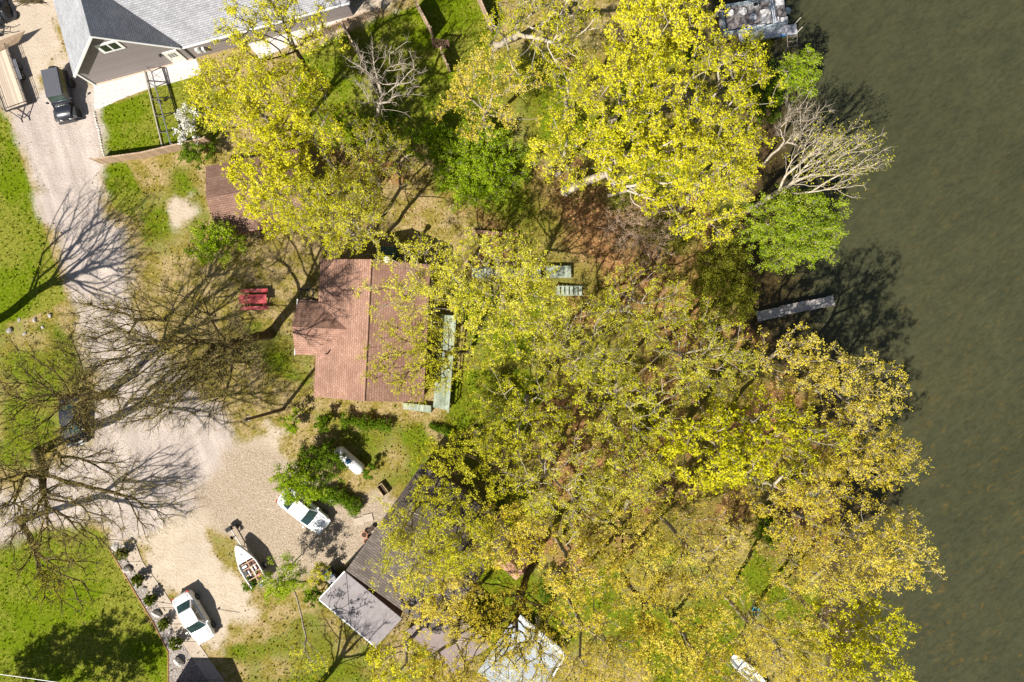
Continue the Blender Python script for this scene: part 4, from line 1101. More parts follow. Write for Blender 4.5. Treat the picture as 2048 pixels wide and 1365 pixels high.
# ------------------------------------------------------------------ fences
def fence(label, pts, h, mat, cat='fence', picket=False, name='fence', post=None):
    P = [G(*p) for p in pts]; r = thing(name, label, cat, tuple(P[0]), math.atan2(P[1].y - P[0].y, P[1].x - P[0].x))
    iv = Matrix.Rotation(-r.rotation_euler.z, 4, 'Z') @ Matrix.Translation(-P[0])
    L = [iv @ p for p in P]
    m = MB(); rl = MB(); po = MB()
    for a, b in zip(L[:-1], L[1:]):
        d = b - a; n = max(1, int(d.length / .15)); rz = math.atan2(d.y, d.x)
        for k in range(n):
            c = a + d * (k + .5) / n; hh = h + random.Random(k).uniform(-.03, .03)
            m.box((c.x, c.y, hh / 2 + .03), (d.length / n * (.55 if picket else .93), .025, hh - .06), rz)
        for z in ((.3, h - .25) if h > 1 else (h * .4,)):
            c = (a + b) / 2; o = Vector((-d.y, d.x, 0)).normalized() * .04
            rl.box((c.x + o.x, c.y + o.y, z), (d.length, .05, .09), rz)
        c = (a + b) / 2; rl.box((c.x, c.y, h + .035), (d.length, .12, .04), rz)
        k = max(1, int(d.length / 2.2))
        for i in range(k + 1):
            c = a + d * i / k; o = Vector((-d.y, d.x, 0)).normalized() * .09
            po.box((c.x + o.x, c.y + o.y, h / 2 + .03), (.1, .1, h + .06), rz)
    m.build('boards', mat, r, fix=False); rl.build('rail', mat, r, fix=False); po.build('post', post or mat, r, fix=False)
    return r
fence('grey brown timber fence below the fenced lawn', [(203, 329), (300, 316), (425, 287)], 1.5, M_FENCE)
fence('picket railing along the grey house patio', [(600, 92), (680, 58), (766, 26)], 1.0, M_FENCE, picket=True)
fence('tall board fence running down from the patio, crossed by the bare birch limbs', [(692, 62), (722, 118), (756, 190)], 1.7, M_FENCE)
fence('tall board fence between the two upper lawns', [(834, 18), (866, 78)], 2.0, M_FENCE)
fence('lower board fence ending at the dark garden gate', [(884, 112), (898, 146)], 1.6, M_FENCE)
fence('board fence at the top edge beside the pale forked tree', [(945, -20), (982, 66)], 1.9, M_FENCE)
gt = thing('garden_gate', 'dark slatted wooden gate between the two board fences', 'gate', tuple(G(884, 98)), ang(1, .12))
m_ = MB()
for k in range(7): m_.box((-.55 + k * .18, 0, .95), (.11, .04, 1.7))
m_.build('slats', boards('gate_wood', (.16, .09, .07), .3, 0), gt)
m_ = MB(); m_.box((0, .03, .3), (1.3, .05, .12)); m_.box((0, .03, 1.6), (1.3, .05, .12)); m_.box((-.66, 0, .9), (.12, .12, 1.9)); m_.box((.66, 0, .9), (.12, .12, 1.9)); m_.build('frame', boards('gate_wood', (.16, .09, .07), .3, 0), gt)
# stone edging of the fenced lawn
rng_ = random.Random(4)
def rock(name, label, cat, p, s, mat, seed, group=None, flat=.7, z=0):
    bm = bmesh.new(); bmesh.ops.create_icosphere(bm, subdivisions=2, radius=1)
    rr = random.Random(seed); ph = [rr.uniform(0, 6) for _ in range(6)]; cuts = [(Vector((rr.uniform(-1, 1), rr.uniform(-1, 1), rr.uniform(-.2, 1))).normalized(), rr.uniform(.55, .85)) for _ in range(7)]
    for v in bm.verts:
        for n_, d_c in cuts:
            k = v.co.dot(n_) - d_c
            if k > 0: v.co -= n_ * k * .9
        v.co *= 1 + .08 * math.sin(3 * v.co.x + ph[0]) * math.cos(4 * v.co.y + ph[1])
        v.co = Vector((v.co.x * s[0], v.co.y * s[1], max(-.1, v.co.z * s[2] * flat + s[2] * .35)))
    me = bpy.data.meshes.new(name); bm.to_mesh(me); bm.free(); me.materials.append(mat)
    o = bpy.data.objects.new(name, me); COL.objects.link(o); g = G(*p); o.location = (g.x, g.y, z); o.rotation_euler = (0, 0, rr.uniform(0, 6))
    return tag(o, label, cat, group)
M_ROCK = plain('grey_rock', (.40, .37, .33), .9, var=.3, scale=5, bump=.6)
M_ROCKB = plain('pale_rock', (.62, .57, .50), .9, var=.2, scale=5, bump=.5)
for k in range(18):
    t = k / 17
    rock('edging_stone', 'pale stone in the edging row between the lane and the fenced lawn', 'stone', (189 + 22 * t + rng_.uniform(-1, 1), 226 + 96 * t), (.13, .10, .12), M_ROCKB, 200 + k, 'edging stones of the fenced lawn')

# ------------------------------------------------------------------ lane-side strip and pavement
def sheet(name, pts, z, mat, thick=None, label=None):
    m = MB(); P = [G(*p, 0) for p in pts]
    for p in P: p.z = z
    m.slab(P, thick or .05); return tag(m.build(name, mat, None), kind='structure')
M_CONC = plain('concrete', (.43, .355, .275), .9, var=.10, scale=2.5, grime=(.34, .27, .205), bump=.15)
L0 = [(246, 1090), (258, 1123), (298, 1183), (341, 1248), (386, 1318), (442, 1402)]
R0 = [(268, 1078), (285, 1123), (329, 1183), (371, 1248), (419, 1318), (478, 1402)]
for i in range(5):
    nseg = 2
    for k in range(nseg):
        t0, t1 = k / nseg + .008, (k + 1) / nseg - .008
        f = lambda A, t: (A[i][0] + (A[i + 1][0] - A[i][0]) * t, A[i][1] + (A[i + 1][1] - A[i][1]) * t)
        sheet('pavement', [f(L0, t0), f(L0, t1), f(R0, t1), f(R0, t0)], .05, M_CONC, .1)
def pebble_mat():
    m, nt, out = nmat('strip_pebbles'); tc = nd(nt, 'ShaderNodeTexCoord')
    v = nd(nt, 'ShaderNodeTexVoronoi'); v.inputs['Scale'].default_value = 11; nt.links.new(tc.outputs['Object'], v.inputs['Vector'])
    s = nd(nt, 'ShaderNodeSeparateColor'); nt.links.new(v.outputs['Color'], s.inputs[0])
    c = ramp(nt, s.outputs[0], [(0, (.22, .18, .15)), (.5, (.36, .31, .27)), (1, (.52, .46, .41))])
    c = mixc(nt, 1, c, ramp(nt, v.outputs['Distance'], [(.3, (1, 1, 1)), (.75, (.55, .55, .55))]), 'MULTIPLY')
    b = nd(nt, 'ShaderNodeBsdfPrincipled'); b.inputs['Roughness'].default_value = .9; nt.links.new(c, b.inputs['Base Color'])
    bp = nd(nt, 'ShaderNodeBump', invert=True); bp.inputs['Distance'].default_value = .05; nt.links.new(v.outputs['Distance'], bp.inputs['Height']); nt.links.new(bp.outputs[0], b.inputs['Normal'])
    nt.links.new(b.outputs[0], out.inputs[0]); return m
M_PEB = pebble_mat()
sheet('stone_strip', [(218, 1094), (230, 1083), (246, 1090), (257, 1123), (297, 1183), (340, 1248), (385, 1318), (441, 1402), (338, 1402), (338, 1304), (310, 1248), (271, 1183), (236, 1123)], .035, M_PEB, .1)
e_ = [(217, 1095), (235, 1123), (270, 1183), (309, 1248), (337, 1304), (337, 1402)]
m_ = MB()
for a, b in zip(e_[:-1], e_[1:]): m_.bar(G(*a) + Vector((0, 0, .05)), G(*b) + Vector((0, 0, .05)), .05, 5)
tag(m_.build('lawn_edging', plain('edging_brown', (.36, .17, .07), .8), None), 'thin brown edging between the lower lawn and the stone strip', 'edging')
for k, (lab, p, s) in enumerate((('flat pale boulder nearest the lane in the stone strip', (231, 1096), (.42, .32, .3)), ('upright pointed boulder below the first clipped shrub', (257, 1138), (.42, .25, .6)),
        ('small grey boulder below the second clipped shrub', (289, 1178), (.28, .2, .3)), ('pale pointed boulder below the middle clipped shrub', (315, 1227), (.45, .25, .55)),
        ('small grey boulder below the fourth clipped shrub', (341, 1264), (.25, .18, .28)), ('large tan boulder nearest the bottom edge', (360, 1322), (.52, .3, .65)))):
    rock('boulder', lab, 'boulder', p, s, M_ROCKB if k in (0, 1, 3, 5) else M_ROCK, 50 + k, 'boulders in the stone strip')
for k, (p, s) in enumerate((((20, 662), (.32, .26, .3)), ((70, 640), (.24, .2, .2)), ((100, 632), (.22, .2, .2)), ((50, 668), (.2, .15, .15)), ((86, 655), (.16, .14, .13)), ((38, 640), (.18, .16, .14)))):
    rock('field_stone', ('large field stone on the dry grass at the left edge', 'middle sized field stone beside the lane', 'field stone closest to the lane', 'low flat field stone between the larger ones', 'small field stone just below the lane-side pair',
                         'small pale field stone above the flat one')[k], 'stone', p, s, M_ROCK, 80 + k, 'field stones on the dry grass')
for k, p in enumerate(((718, 1043), (736, 1036))):
    m_ = MB(); m_.box((0, 0, .04), (.85, .65, .08)); o = m_.build('paving_slab', M_CONC, None, bevel=.015); o.location = G(*p); o.rotation_euler = (0, 0, R(12))
    tag(o, ('pale paving slab nearer the white car', 'pale paving slab nearer the dark roof')[k], 'paving slab', 'paving slabs by the dark roof')
# ------------------------------------------------------------------ vehicles
def paint(name, col, coat=.8, rough=.3, metal=0.0):
    return plain(name, col, rough, metal, var=.03, scale=2, coat=coat)
M_CWHITE = paint('car_white', (.80, .80, .79)); M_CSILVER = paint('car_pearl', (.74, .73, .70)); M_CDARK = paint('car_dark', (.012, .014, .02)); M_CGREY = paint('hard_top', (.085, .085, .10), .1, .6)
M_CBLACK = paint('car_black', (.018, .02, .028))
M_CHROME = plain('chrome', (.55, .55, .56), .2, .9); M_LAMP = plain('lamp_lens', (.72, .74, .75), .15, var=.1); M_TAIL = plain('tail_lens', (.38, .02, .02), .2, var=.1)
M_PLASTIC = plain('black_plastic', (.03, .03, .032), .6, var=.2)
M_CGLASS = plain('car_glass', (.025, .05, .045), .06, var=.2, spec=.9)

def ring(x, hw, z0, z1, crown, r=.12, n=5):
    """body cross-section at station x: flat bottom, rounded shoulders, crowned top"""
    p = [(x, -hw * .9, z0), (x, -hw, z0 + .18)]
    p += [(x, -hw, z1 - r)]
    for k in range(1, n + 1):
        t = k / n * math.pi / 2; p.append((x, -hw + r * (1 - math.cos(t)), z1 - r + r * math.sin(t)))
    for k in range(1, 4):
        u = k / 4; y = (-hw + r) * (1 - 2 * u); p.append((x, y, z1 + crown * 4 * u * (1 - u)))
    q = [(x, -a[1], a[2]) for a in reversed(p[:n + 3])]
    return p + q

def wheel(root, x, y, r, w_, side, hub=M_CHROME):
    o = MB(); o.lathe([(r * .62, -w_ / 2), (r * .94, -w_ / 2), (r, -w_ * .3), (r, w_ * .3), (r * .94, w_ / 2), (r * .62, w_ / 2)], (0, 0, 0), 20, 'Y')
    t = o.build('wheel', M_BLACK, root, smooth=False); t.location = (x, y, r)
    h = MB(); h.lathe([(r * .6, side * w_ * .30), (r * .62, side * w_ * .47), (r * .2, side * w_ * .40), (r * .18, side * w_ * .5)], (0, 0, 0), 16, 'Y')
    for k in range(5):
        a = k * 2 * math.pi / 5; h.bar((r * .15 * math.cos(a), side * w_ * .46, r * .15 * math.sin(a)), (r * .58 * math.cos(a), side * w_ * .46, r * .58 * math.sin(a)), .035, 4)
    h.build('rim', hub, t); return t

def patch(mb, A, B, C, D, u0, u1, v0, v1, off, cur=0.0, nu=6, nv=3):
    """glass sheet on the quad ABCD (A-B bottom, D-C top), inset, proud by off"""
    A, B, C, D = map(Vector, (A, B, C, D)); n = (B - A).cross(D - A).normalized()
    def P(u, v):
        p = (A * (1 - u) + B * u) * (1 - v) + (D * (1 - u) + C * u) * v
        return p + n * (off + cur * 4 * u * (1 - u))
    for i in range(nu):
        for j in range(nv):
            a, b = u0 + (u1 - u0) * i / nu, u0 + (u1 - u0) * (i + 1) / nu; c, d = v0 + (v1 - v0) * j / nv, v0 + (v1 - v0) * (j + 1) / nv
            mb.poly([P(a, c), P(b, c), P(b, d), P(a, d)])

def car(label, cat, p, z, axis, mat, L=4.6, W=1.8, H=1.45, kind='sedan', name='car'):
    g = G(*p, z); root = thing(name, label, cat, (g.x, g.y, 0), ang(*axis))
    hw = W / 2; b = MB()
    if kind == 'sedan':
        st_ = [(-L / 2, hw * .52, .42, .80, .0), (-L / 2 + .06, hw * .76, .34, .88, .02), (-L / 2 + .2, hw * .92, .28, .95, .02), (-L / 2 + .55, hw, .24, 1.0, .03), (-L * .22, hw, .22, .98, .03), (0, hw, .22, .95, .03),
               (L * .20, hw, .22, .94, .05), (L / 2 - .8, hw * .98, .24, .88, .06), (L / 2 - .48, hw * .92, .26, .83, .06), (L / 2 - .24, hw * .81, .28, .77, .05), (L / 2 - .08, hw * .64, .34, .69, .03), (L / 2, hw * .42, .40, .58, .01)]
        wb, wt, rt, rbk = L * .235, L * .065, -L * .20, -L * .375   # windscreen base/top, roof end, rear window base
        zb, zr = .95, H; rw = hw * .70
        wx, wr = L * .30, .33
    else:
        st_ = [(-L / 2, hw * .86, .45, 1.0, .0), (-L / 2 + .1, hw * .96, .38, 1.06, .02), (-L * .2, hw, .32, 1.08, .03), (L * .15, hw, .32, 1.06, .04), (L / 2 - .5, hw * .97, .36, 1.0, .06), (L / 2 - .12, hw * .90, .42, .92, .04), (L / 2, hw * .78, .5, .78, .01)]
        wb, wt, rt, rbk = L * .20, L * .06, -L * .42, -L * .475
        zb, zr = 1.06, H; rw = hw * .80
        wx, wr = L * .30, .37
    b.loft([ring(*s) for s in st_]); b.build('body', mat, root, smooth=False, bevel=0)
    root.children[-1].data.polygons.foreach_set('use_smooth', [True] * len(root.children[-1].data.polygons))
    # cabin shell
    bw = hw * .92; zl = zb - .08
    fA, fB, fC, fD = (wb, -bw * .95, zl), (wb, bw * .95, zl), (wt, rw, zr - .03), (wt, -rw, zr - .03)
    kA, kB, kC, kD = (rbk, bw * .93, zl), (rbk, -bw * .93, zl), (rt, -rw, zr - .03), (rt, rw, zr - .03)
    c = MB(); c.hexa([kB, fA, fB, kA, kC, fD, fC, kD]); c.build('cabin', mat, root, bevel=.035, seg=2)
    r_ = MB(); n = 8
    for i in range(n):
        for j in range(n):
            def q(i, j):
                u, v = i / n, j / n; x = rt - .04 + (wt + .06 - rt) * u; wv = rw * 1.03 * (1 - .05 * abs(2 * u - 1) ** 3); return (x, -wv + 2 * wv * v, zr - .035 + .065 * (1 - (2 * v - 1) ** 2) * (1 - .5 * (2 * u - 1) ** 2) + .012)
            r_.poly([q(i, j), q(i + 1, j), q(i + 1, j + 1), q(i, j + 1)])
    ro = r_.build('roof', mat, root, smooth=True)
    bm = bmesh.new(); bm.from_mesh(ro.data); bmesh.ops.remove_doubles(bm, verts=bm.verts, dist=1e-4); bm.to_mesh(ro.data); bm.free()
    w_ = MB(); patch(w_, fA, fB, fC, fD, .04, .96, .04, .95, .012, .07); w_.build('windscreen', M_CGLASS, root, smooth=True)
    wp = MB(); A, B = Vector(fA), Vector(fB)
    for t in (.25, .6): wp.bar(A * (1 - t) + B * t + Vector((-.02, 0, .10)), A * (1 - t - .22) + B * (t + .22) + Vector((-.10, 0, .18)), .012, 4)
    wp.build('wiper', M_PLASTIC, root)
    w_ = MB(); patch(w_, kA, kB, kC, kD, .08, .92, .12, .92, .012, .04); w_.build('rear_window', M_CGLASS, root, smooth=True)
    for s, (A, B, C, D) in ((-1, (kB, fA, fD, kC)), (1, (fB, kA, kD, fC))):
        for u0, u1 in ((.10, .33), (.36, .60), (.63, .88)) if kind != 'sedan' else ((.14, .49), (.53, .86)):
            w_ = MB(); patch(w_, A, B, C, D, u0, u1, .30, .90, .010, 0, 2, 2); w_.build('side_window', M_CGLASS, root)
        m = MB(); m.box((wb - .28, s * (hw + .09), zb + .02), (.14, .2, .13)); m.build('mirror', mat, root, bevel=.03)
    for s in (-1, 1):
        m = MB(); m.box((L / 2 - .20, s * hw * .68, .68 if kind == 'sedan' else .82), (.26, .34, .12), rz=-s * .35); m.build('headlight', M_LAMP, root, bevel=.03)
        m = MB(); m.box((-L / 2 + .12, s * hw * .74, .84 if kind == 'sedan' else .95), (.2, .3, .13), rz=s * .3); m.build('tail_light', M_TAIL, root, bevel=.03)
        for sx in (-1, 1): wheel(root, sx * wx, s * (hw - .09), wr, .22, s)
    if kind == 'sedan':      # shut lines of the bonnet and boot lid
        m = MB()
        for s in (-1, 1):
            for x0, x1, z0, z1 in ((wb + .05, L / 2 - .5, .975, .90), (rbk - .05, -L / 2 + .25, 1.01, .985)): m.bar((x0, s * hw * .70, z0), (x1, s * hw * .66, z1), .012, 4)
        m.bar((L / 2 - .42, -hw * .6, .87), (L / 2 - .42, hw * .6, .87), .014, 4); m.bar((-L / 2 + .22, -hw * .6, .975), (-L / 2 + .22, hw * .6, .975), .012, 4)
        m.build('shut_line', M_PLASTIC, root)
    m = MB(); m.box((L / 2 - .03, 0, .42), (.1, hw * 1.0, .12)); m.build('grille', M_PLASTIC, root, bevel=.02)
    for s in (-1, 1):
        m = MB()
        for x in (.02 * L, -.16 * L): m.box((x, s * (hw + .008), .84), (.16, .02, .025))
        m.build('door_handle', M_CHROME, root)
    return root
car('white sedan parked beside the tall loose green bush, its tail under the leaves', 'car', (606, 1023), .95, (.78, .63), M_CWHITE, 4.7, 1.8, 1.45)
car('pearl white sedan parked on the pavement beside the clipped shrubs', 'car', (385, 1238), .95, (.50, .866), M_CSILVER, 4.55, 1.8, 1.46)
car('dark glossy car under the knotty bare crown at the left', 'car', (143, 842), .9, (.10, 1.0), M_CDARK, 4.4, 1.78, 1.5)

# square black off-road car
g = G(117, 190, 1.2); jp = thing('off_road_car', 'square black off-road car with a flat grey top and a spare wheel on its tail', 'car', (g.x, g.y, 0), ang(.20, .98))
m = MB(); m.hexa([(-2.0, -.78, .5), (.75, -.80, .5), (.75, .80, .5), (-2.0, .78, .5), (-2.0, -.78, 1.15), (.75, -.80, 1.15), (.75, .80, 1.15), (-2.0, .78, 1.15)]); m.build('body', M_CBLACK, jp, bevel=.05)
m = MB(); m.loft([ring(.73, .74, .55, 1.14, .03, .06), ring(1.3, .68, .55, 1.12, .05, .08), ring(1.95, .58, .55, 1.06, .04, .09)]); m.build('bonnet', M_CBLACK, jp, smooth=True)
for s in (-1, 1):
    for (x, zz) in ((1.45, 0), (-1.15, 0)):
        m = MB(); m.hexa([(x - .55, s * .60, .78), (x + .55, s * .60, .78), (x + .55, s * .95, .74), (x - .55, s * .95, .74), (x - .36, s * .60, .95), (x + .36, s * .60, .95), (x + .36, s * .93, .88), (x - .36, s * .93, .88)]); m.build('fender', M_PLASTIC, jp, bevel=.03)
    for x in (1.45, -1.15): wheel(jp, x, s * .80, .40, .26, s, M_DARK)
    m = MB(); m.box((.55, s * .98, 1.3), (.12, .2, .2)); m.build('mirror', M_PLASTIC, jp, bevel=.03)
    m = MB(); m.lathe([(.10, 0), (.11, .03), (.03, .05)], (2.0, s * .38, .88), 14, 'X'); m.build('headlight', M_LAMP, jp)
m = MB(); m.hexa([(-2.0, -.76, 1.15), (.60, -.76, 1.15), (.60, .76, 1.15), (-2.0, .76, 1.15), (-1.92, -.66, 1.80), (.28, -.66, 1.80), (.28, .66, 1.80), (-1.92, .66, 1.80)]); m.build('cabin', M_CBLACK, jp, bevel=.03)
m = MB(); m.hexa([(-1.97, -.69, 1.79), (.33, -.69, 1.79), (.33, .69, 1.79), (-1.97, .69, 1.79), (-1.95, -.66, 1.86), (.30, -.66, 1.86), (.30, .66, 1.86), (-1.95, .66, 1.86)])
for k in range(5): m.box((-.85, -.5 + k * .25, 1.862), (2.0, .05, .012))
m.build('hard_top', M_CGREY, jp, bevel=.02)
m = MB(); patch(m, (.60, -.76, 1.15), (.60, .76, 1.15), (.28, .66, 1.80), (.28, -.66, 1.80), .06, .94, .12, .93, .008); m.build('windscreen', M_CGLASS, jp)
for s, q in ((-1, ((-2.0, -.76, 1.15), (.60, -.76, 1.15), (.28, -.66, 1.80), (-1.92, -.66, 1.80))), (1, ((.60, .76, 1.15), (-2.0, .76, 1.15), (-1.92, .66, 1.80), (.28, .66, 1.80)))):
    for u0, u1 in ((.05, .33), (.37, .62), (.66, .93)):
        m = MB(); patch(m, *q, u0, u1, .2, .9, .008, 0, 1, 1); m.build('side_window', M_CGLASS, jp)
m = MB(); m.lathe([(.2, -.13), (.38, -.13), (.41, -.06), (.41, .06), (.38, .13), (.2, .13)], (-2.2, 0, 1.1), 20, 'X'); m.build('spare_wheel', M_BLACK, jp)
m = MB(); m.box((2.12, 0, .62), (.16, 1.5, .2)); m.build('bumper', M_PLASTIC, jp, bevel=.03)
m = MB(); m.box((-2.1, 0, .6), (.14, 1.5, .2)); m.build('bumper', M_PLASTIC, jp, bevel=.03)
m = MB(); m.box((1.98, 0, .85), (.05, .62, .4)); m.build('grille', M_DARK, jp)

# flatbed trailer
g = G(13, 157, .6); tr_ = thing('flatbed_trailer', 'flatbed trailer with a pale plank deck and dark side rails beside the lane', 'trailer', (g.x, g.y, 0), ang(.33, .944))
m = MB(); m.box((0, 0, .60), (5.1, 1.86, .05)); m.build('deck_boards', boards('trailer_planks', (.52, .42, .32), .17, axis=1, var=.25), tr_)
m = MB()
for s in (-1, 1): m.box((0, s * .98, .58), (5.2, .08, .14))
m.box((2.6, 0, .58), (.08, 2.0, .14)); m.box((-2.6, 0, .58), (.08, 2.0, .14))
m.build('frame', M_DARK, tr_)
m = MB()
for s in (-1, 1):
    for z in (.82, 1.02): m.bar((-2.55, s * 1.0, z), (2.55, s * 1.0, z), .022, 5)
    for k in range(6): m.bar((-2.55 + k * 1.02, s * 1.0, .6), (-2.55 + k * 1.02, s * 1.0, 1.03), .02, 5)
m.bar((2.58, -1, 1.02), (2.58, 1, 1.02), .022, 5); m.build('rail', M_DARK, tr_)
m = MB()
for s in (-1, 1): m.box((-.35, s * 1.17, .72), (1.75, .26, .04)); m.box((-.35, s * 1.03, .62), (1.75, .03, .18))
m.build('mudguard', M_METAL, tr_)
for s in (-1, 1):
    for x in (-.75, .08): wheel(tr_, x, s * 1.17, .33, .2, s, M_METAL)
m = MB(); m.bar((2.6, -.75, .55), (3.6, 0, .5), .05, 4); m.bar((2.6, .75, .55), (3.6, 0, .5), .05, 4); m.bar((3.5, 0, .5), (3.9, 0, .5), .06, 6); m.bar((3.3, 0, 0), (3.3, 0, .8), .04, 6); m.build('tongue', M_DARK, tr_)
m = MB(); P = [G(50, 62, 1.15), G(-30, 92, 1.15), G(-20, 113, .68), G(37, 85, .68)]
iv = Matrix.Rotation(-tr_.rotation_euler.z, 4, 'Z') @ Matrix.Translation(-Vector(tr_.location)); m.slab([iv @ p for p in P], .04)
m.build('ramp_gate', plain('ramp_brown', (.23, .16, .10), .8, var=.2), tr_)

# corner clutter, upper left
g = G(4, 18); tp = thing('covered_heap', 'heap under a crumpled black tarp in the upper left corner', 'tarp', (g.x, g.y, 0), ang(.4, .9))
rr = np.random.default_rng(5); n = 26; mv = []; mf = []
for i in range(n):
    for j in range(n):
        u, v = i / (n - 1) * 2 - 1, j / (n - 1) * 2 - 1
        h = 1.15 * max(0, 1 - abs(u) ** 3) ** .5 * max(0, 1 - abs(v) ** 3) ** .5
        mv.append((u * 1.3 + rr.normal(0, .03), v * .75 + rr.normal(0, .03), max(0.01, h * (.75 + .25 * math.sin(u * 5 + v * 3) * math.cos(v * 6)) + rr.normal(0, .05) * (h > .05))))
for i in range(n - 1):
    for j in range(n - 1): mf.append((i * n + j, (i + 1) * n + j, (i + 1) * n + j + 1, i * n + j + 1))
fast_mesh('tarp', mv, mf, plain('black_tarp', (.02, .022, .024), .3, var=.3, spec=.6), tp)
g = G(30, 33); wh = thing('loose_wheel', 'loose wheel lying flat on the dirt beside the tarp', 'wheel', (g.x, g.y, 0))
m = MB(); m.lathe([(.2, .02), (.33, 0), (.36, .07), (.36, .15), (.33, .22), (.2, .20)], n=22); m.build('tyre', M_BLACK, wh)
m = MB(); m.lathe([(.19, .12), (.20, .16), (.06, .13), (.05, .17)], n=18); m.build('rim', plain('rim_tan', (.5, .42, .36), .5, .2), wh)
g = G(8, 66); cr = thing('hand_cart', 'dark bar frame of a hand cart behind the trailer ramp', 'cart', (g.x, g.y, 0), ang(1, .1))
m = MB()
for y in (-.22, .22): m.bar((-.9, y, .45), (.6, y, .45), .035, 6)
for x in (-.7, -.2, .3): m.bar((x, -.22, .45), (x, .22, .45), .03, 6)
m.bar((.6, -.22, .45), (.95, -.3, .75), .03, 6); m.bar((.6, .22, .45), (.95, .3, .75), .03, 6); m.build('frame', M_DARK, cr)
for y in (-.32, .32): wheel(cr, -.3, y, .24, .1, 1 if y > 0 else -1, M_METAL)
g = G(62, 4); bp_ = thing('brush_pile', 'pile of dry cut branches at the top edge beside the grey roof', 'brush pile', (g.x, g.y, 0))
m = MB(); rr_ = random.Random(8)
for k in range(60):
    a = rr_.uniform(-.5, .5) + (math.pi if k % 2 else 0); c = Vector((rr_.uniform(-1, 1), rr_.uniform(-.3, .35), rr_.uniform(.04, .4))); d = Vector((math.cos(a), math.sin(a), rr_.uniform(-.1, .2))) * rr_.uniform(.2, .5)
    m.bar(c - d, c + d, rr_.uniform(.012, .03), 4)
m.build('branches', MATS['bark_moss'], bp_, fix=False)

# lattice mast lying on the lawn
A0, A1, C0, C1, B0, B1 = G(326, 300, .12), G(285, 128, .12), G(371, 286, .12), G(324, 135, .12), G(343, 295, 1.15), G(303, 144, 1.15)
ms = thing('lattice_mast', 'three legged lattice mast lying on the fenced lawn and white stones', 'mast', tuple(A0))
O = Vector(A0)
for a, b, mt in ((A0, A1, plain('mast_lit', (.52, .46, .38), .5, .2)), (C0, C1, M_DARK), (B0, B1, M_METAL)):  # light painted into the legs: first toned as lit, other two as shaded
    m = MB(); m.bar(a - O, b - O, .055, 8); m.build('leg', mt, ms)
br = MB(); N = 5
for k in range(N + 1):
    t = k / N; a, c, b = A0.lerp(A1, t) - O, C0.lerp(C1, t) - O, B0.lerp(B1, t) - O
    br.bar(a, b, .035, 6); br.bar(b, c, .035, 6); br.bar(a, c, .03, 6)
    if k < N:
        t2 = (k + 1) / N; a2, c2, b2 = A0.lerp(A1, t2) - O, C0.lerp(C1, t2) - O, B0.lerp(B1, t2) - O
        br.bar(a, b2, .014, 5); br.bar(c, b2, .014, 5)
br.build('brace', plain('mast_brace', (.16, .15, .14), .5, .3), ms)
m = MB(); m.lathe([(.13, -.02), (.16, 0), (.16, .25), (.05, .3)], (B1.x * .6 + B0.x * .4 - O.x - .35, B1.y * .6 + B0.y * .4 - O.y + .3, .3), 12); m.build('junction_box', M_DARK, ms)

# red picnic table
g = G(508, 599, .5); pt = thing('picnic_table', 'red painted picnic table with two benches beside the cottage', 'picnic table', (g.x, g.y, 0), ang(1, -.02))
M_RED = plain('red_paint_wood', (.50, .055, .065), .6, var=.25, scale=5, grime=(.58, .22, .20))
m = MB()
for k in range(5): m.box((0, -.30 + k * .15, .75), (2.3, .138, .04))
m.build('tabletop', M_RED, pt)
for s in (-1, 1):
    m = MB()
    for k in (0, 1): m.box((0, s * (.66 + k * .15), .45), (2.3, .138, .04))
    m.build('bench', M_RED, pt)
    m = MB(); m.bar((s * .8, -.6, 0), (s * .8, -.2, .73), .05, 4); m.bar((s * .8, .6, 0), (s * .8, .2, .73), .05, 4); m.box((s * .8, 0, .41), (.05, 1.6, .09)); m.build('leg', M_RED, pt)

# utility pole and wires
pb = G(566, 819); po = thing('utility_pole', 'wooden utility pole standing at the edge of the gravel below the cottage', 'pole', tuple(pb))
m = MB(); m.bar((0, 0, 0), (.0, .05, 8.0), .15, 12, .10); m.build('shaft', barkmat('pole_wood', (.10, .065, .04), (.24, .17, .11)), po)
m = MB(); m.lathe([(.05, 7.9), (.1, 7.95), (.1, 8.05), (.03, 8.12)], (0, .05, 0), 10); m.build('cap', M_DARK, po)
m = MB(); m.bar((0, -.1, 7.4), (0, .25, 7.4), .04, 6); m.lathe([(.05, 7.4), (.06, 7.46), (.03, 7.55)], (.0, .25, 0), 10); m.build('insulator', M_TRIM, po)
def wire(label, a, b, sag, r=.012, n=14, mat=M_DARK):
    a, b = Vector(a), Vector(b); m = MB(); pts = [a.lerp(b, k / n) - a + Vector((0, 0, -sag * 4 * (k / n) * (1 - k / n))) for k in range(n + 1)]
    for p, q in zip(pts[:-1], pts[1:]): m.bar(p, q, r, 4, caps=False)
    o = m.build('overhead_wire', mat, None, fix=False); o.location = a; return tag(o, label, 'wire')
wire('pale overhead wire crossing the lower left corner of the lawn', G(-90, 1337, 6), G(330, 1398, 6), .1, .022, mat=M_TRIM)

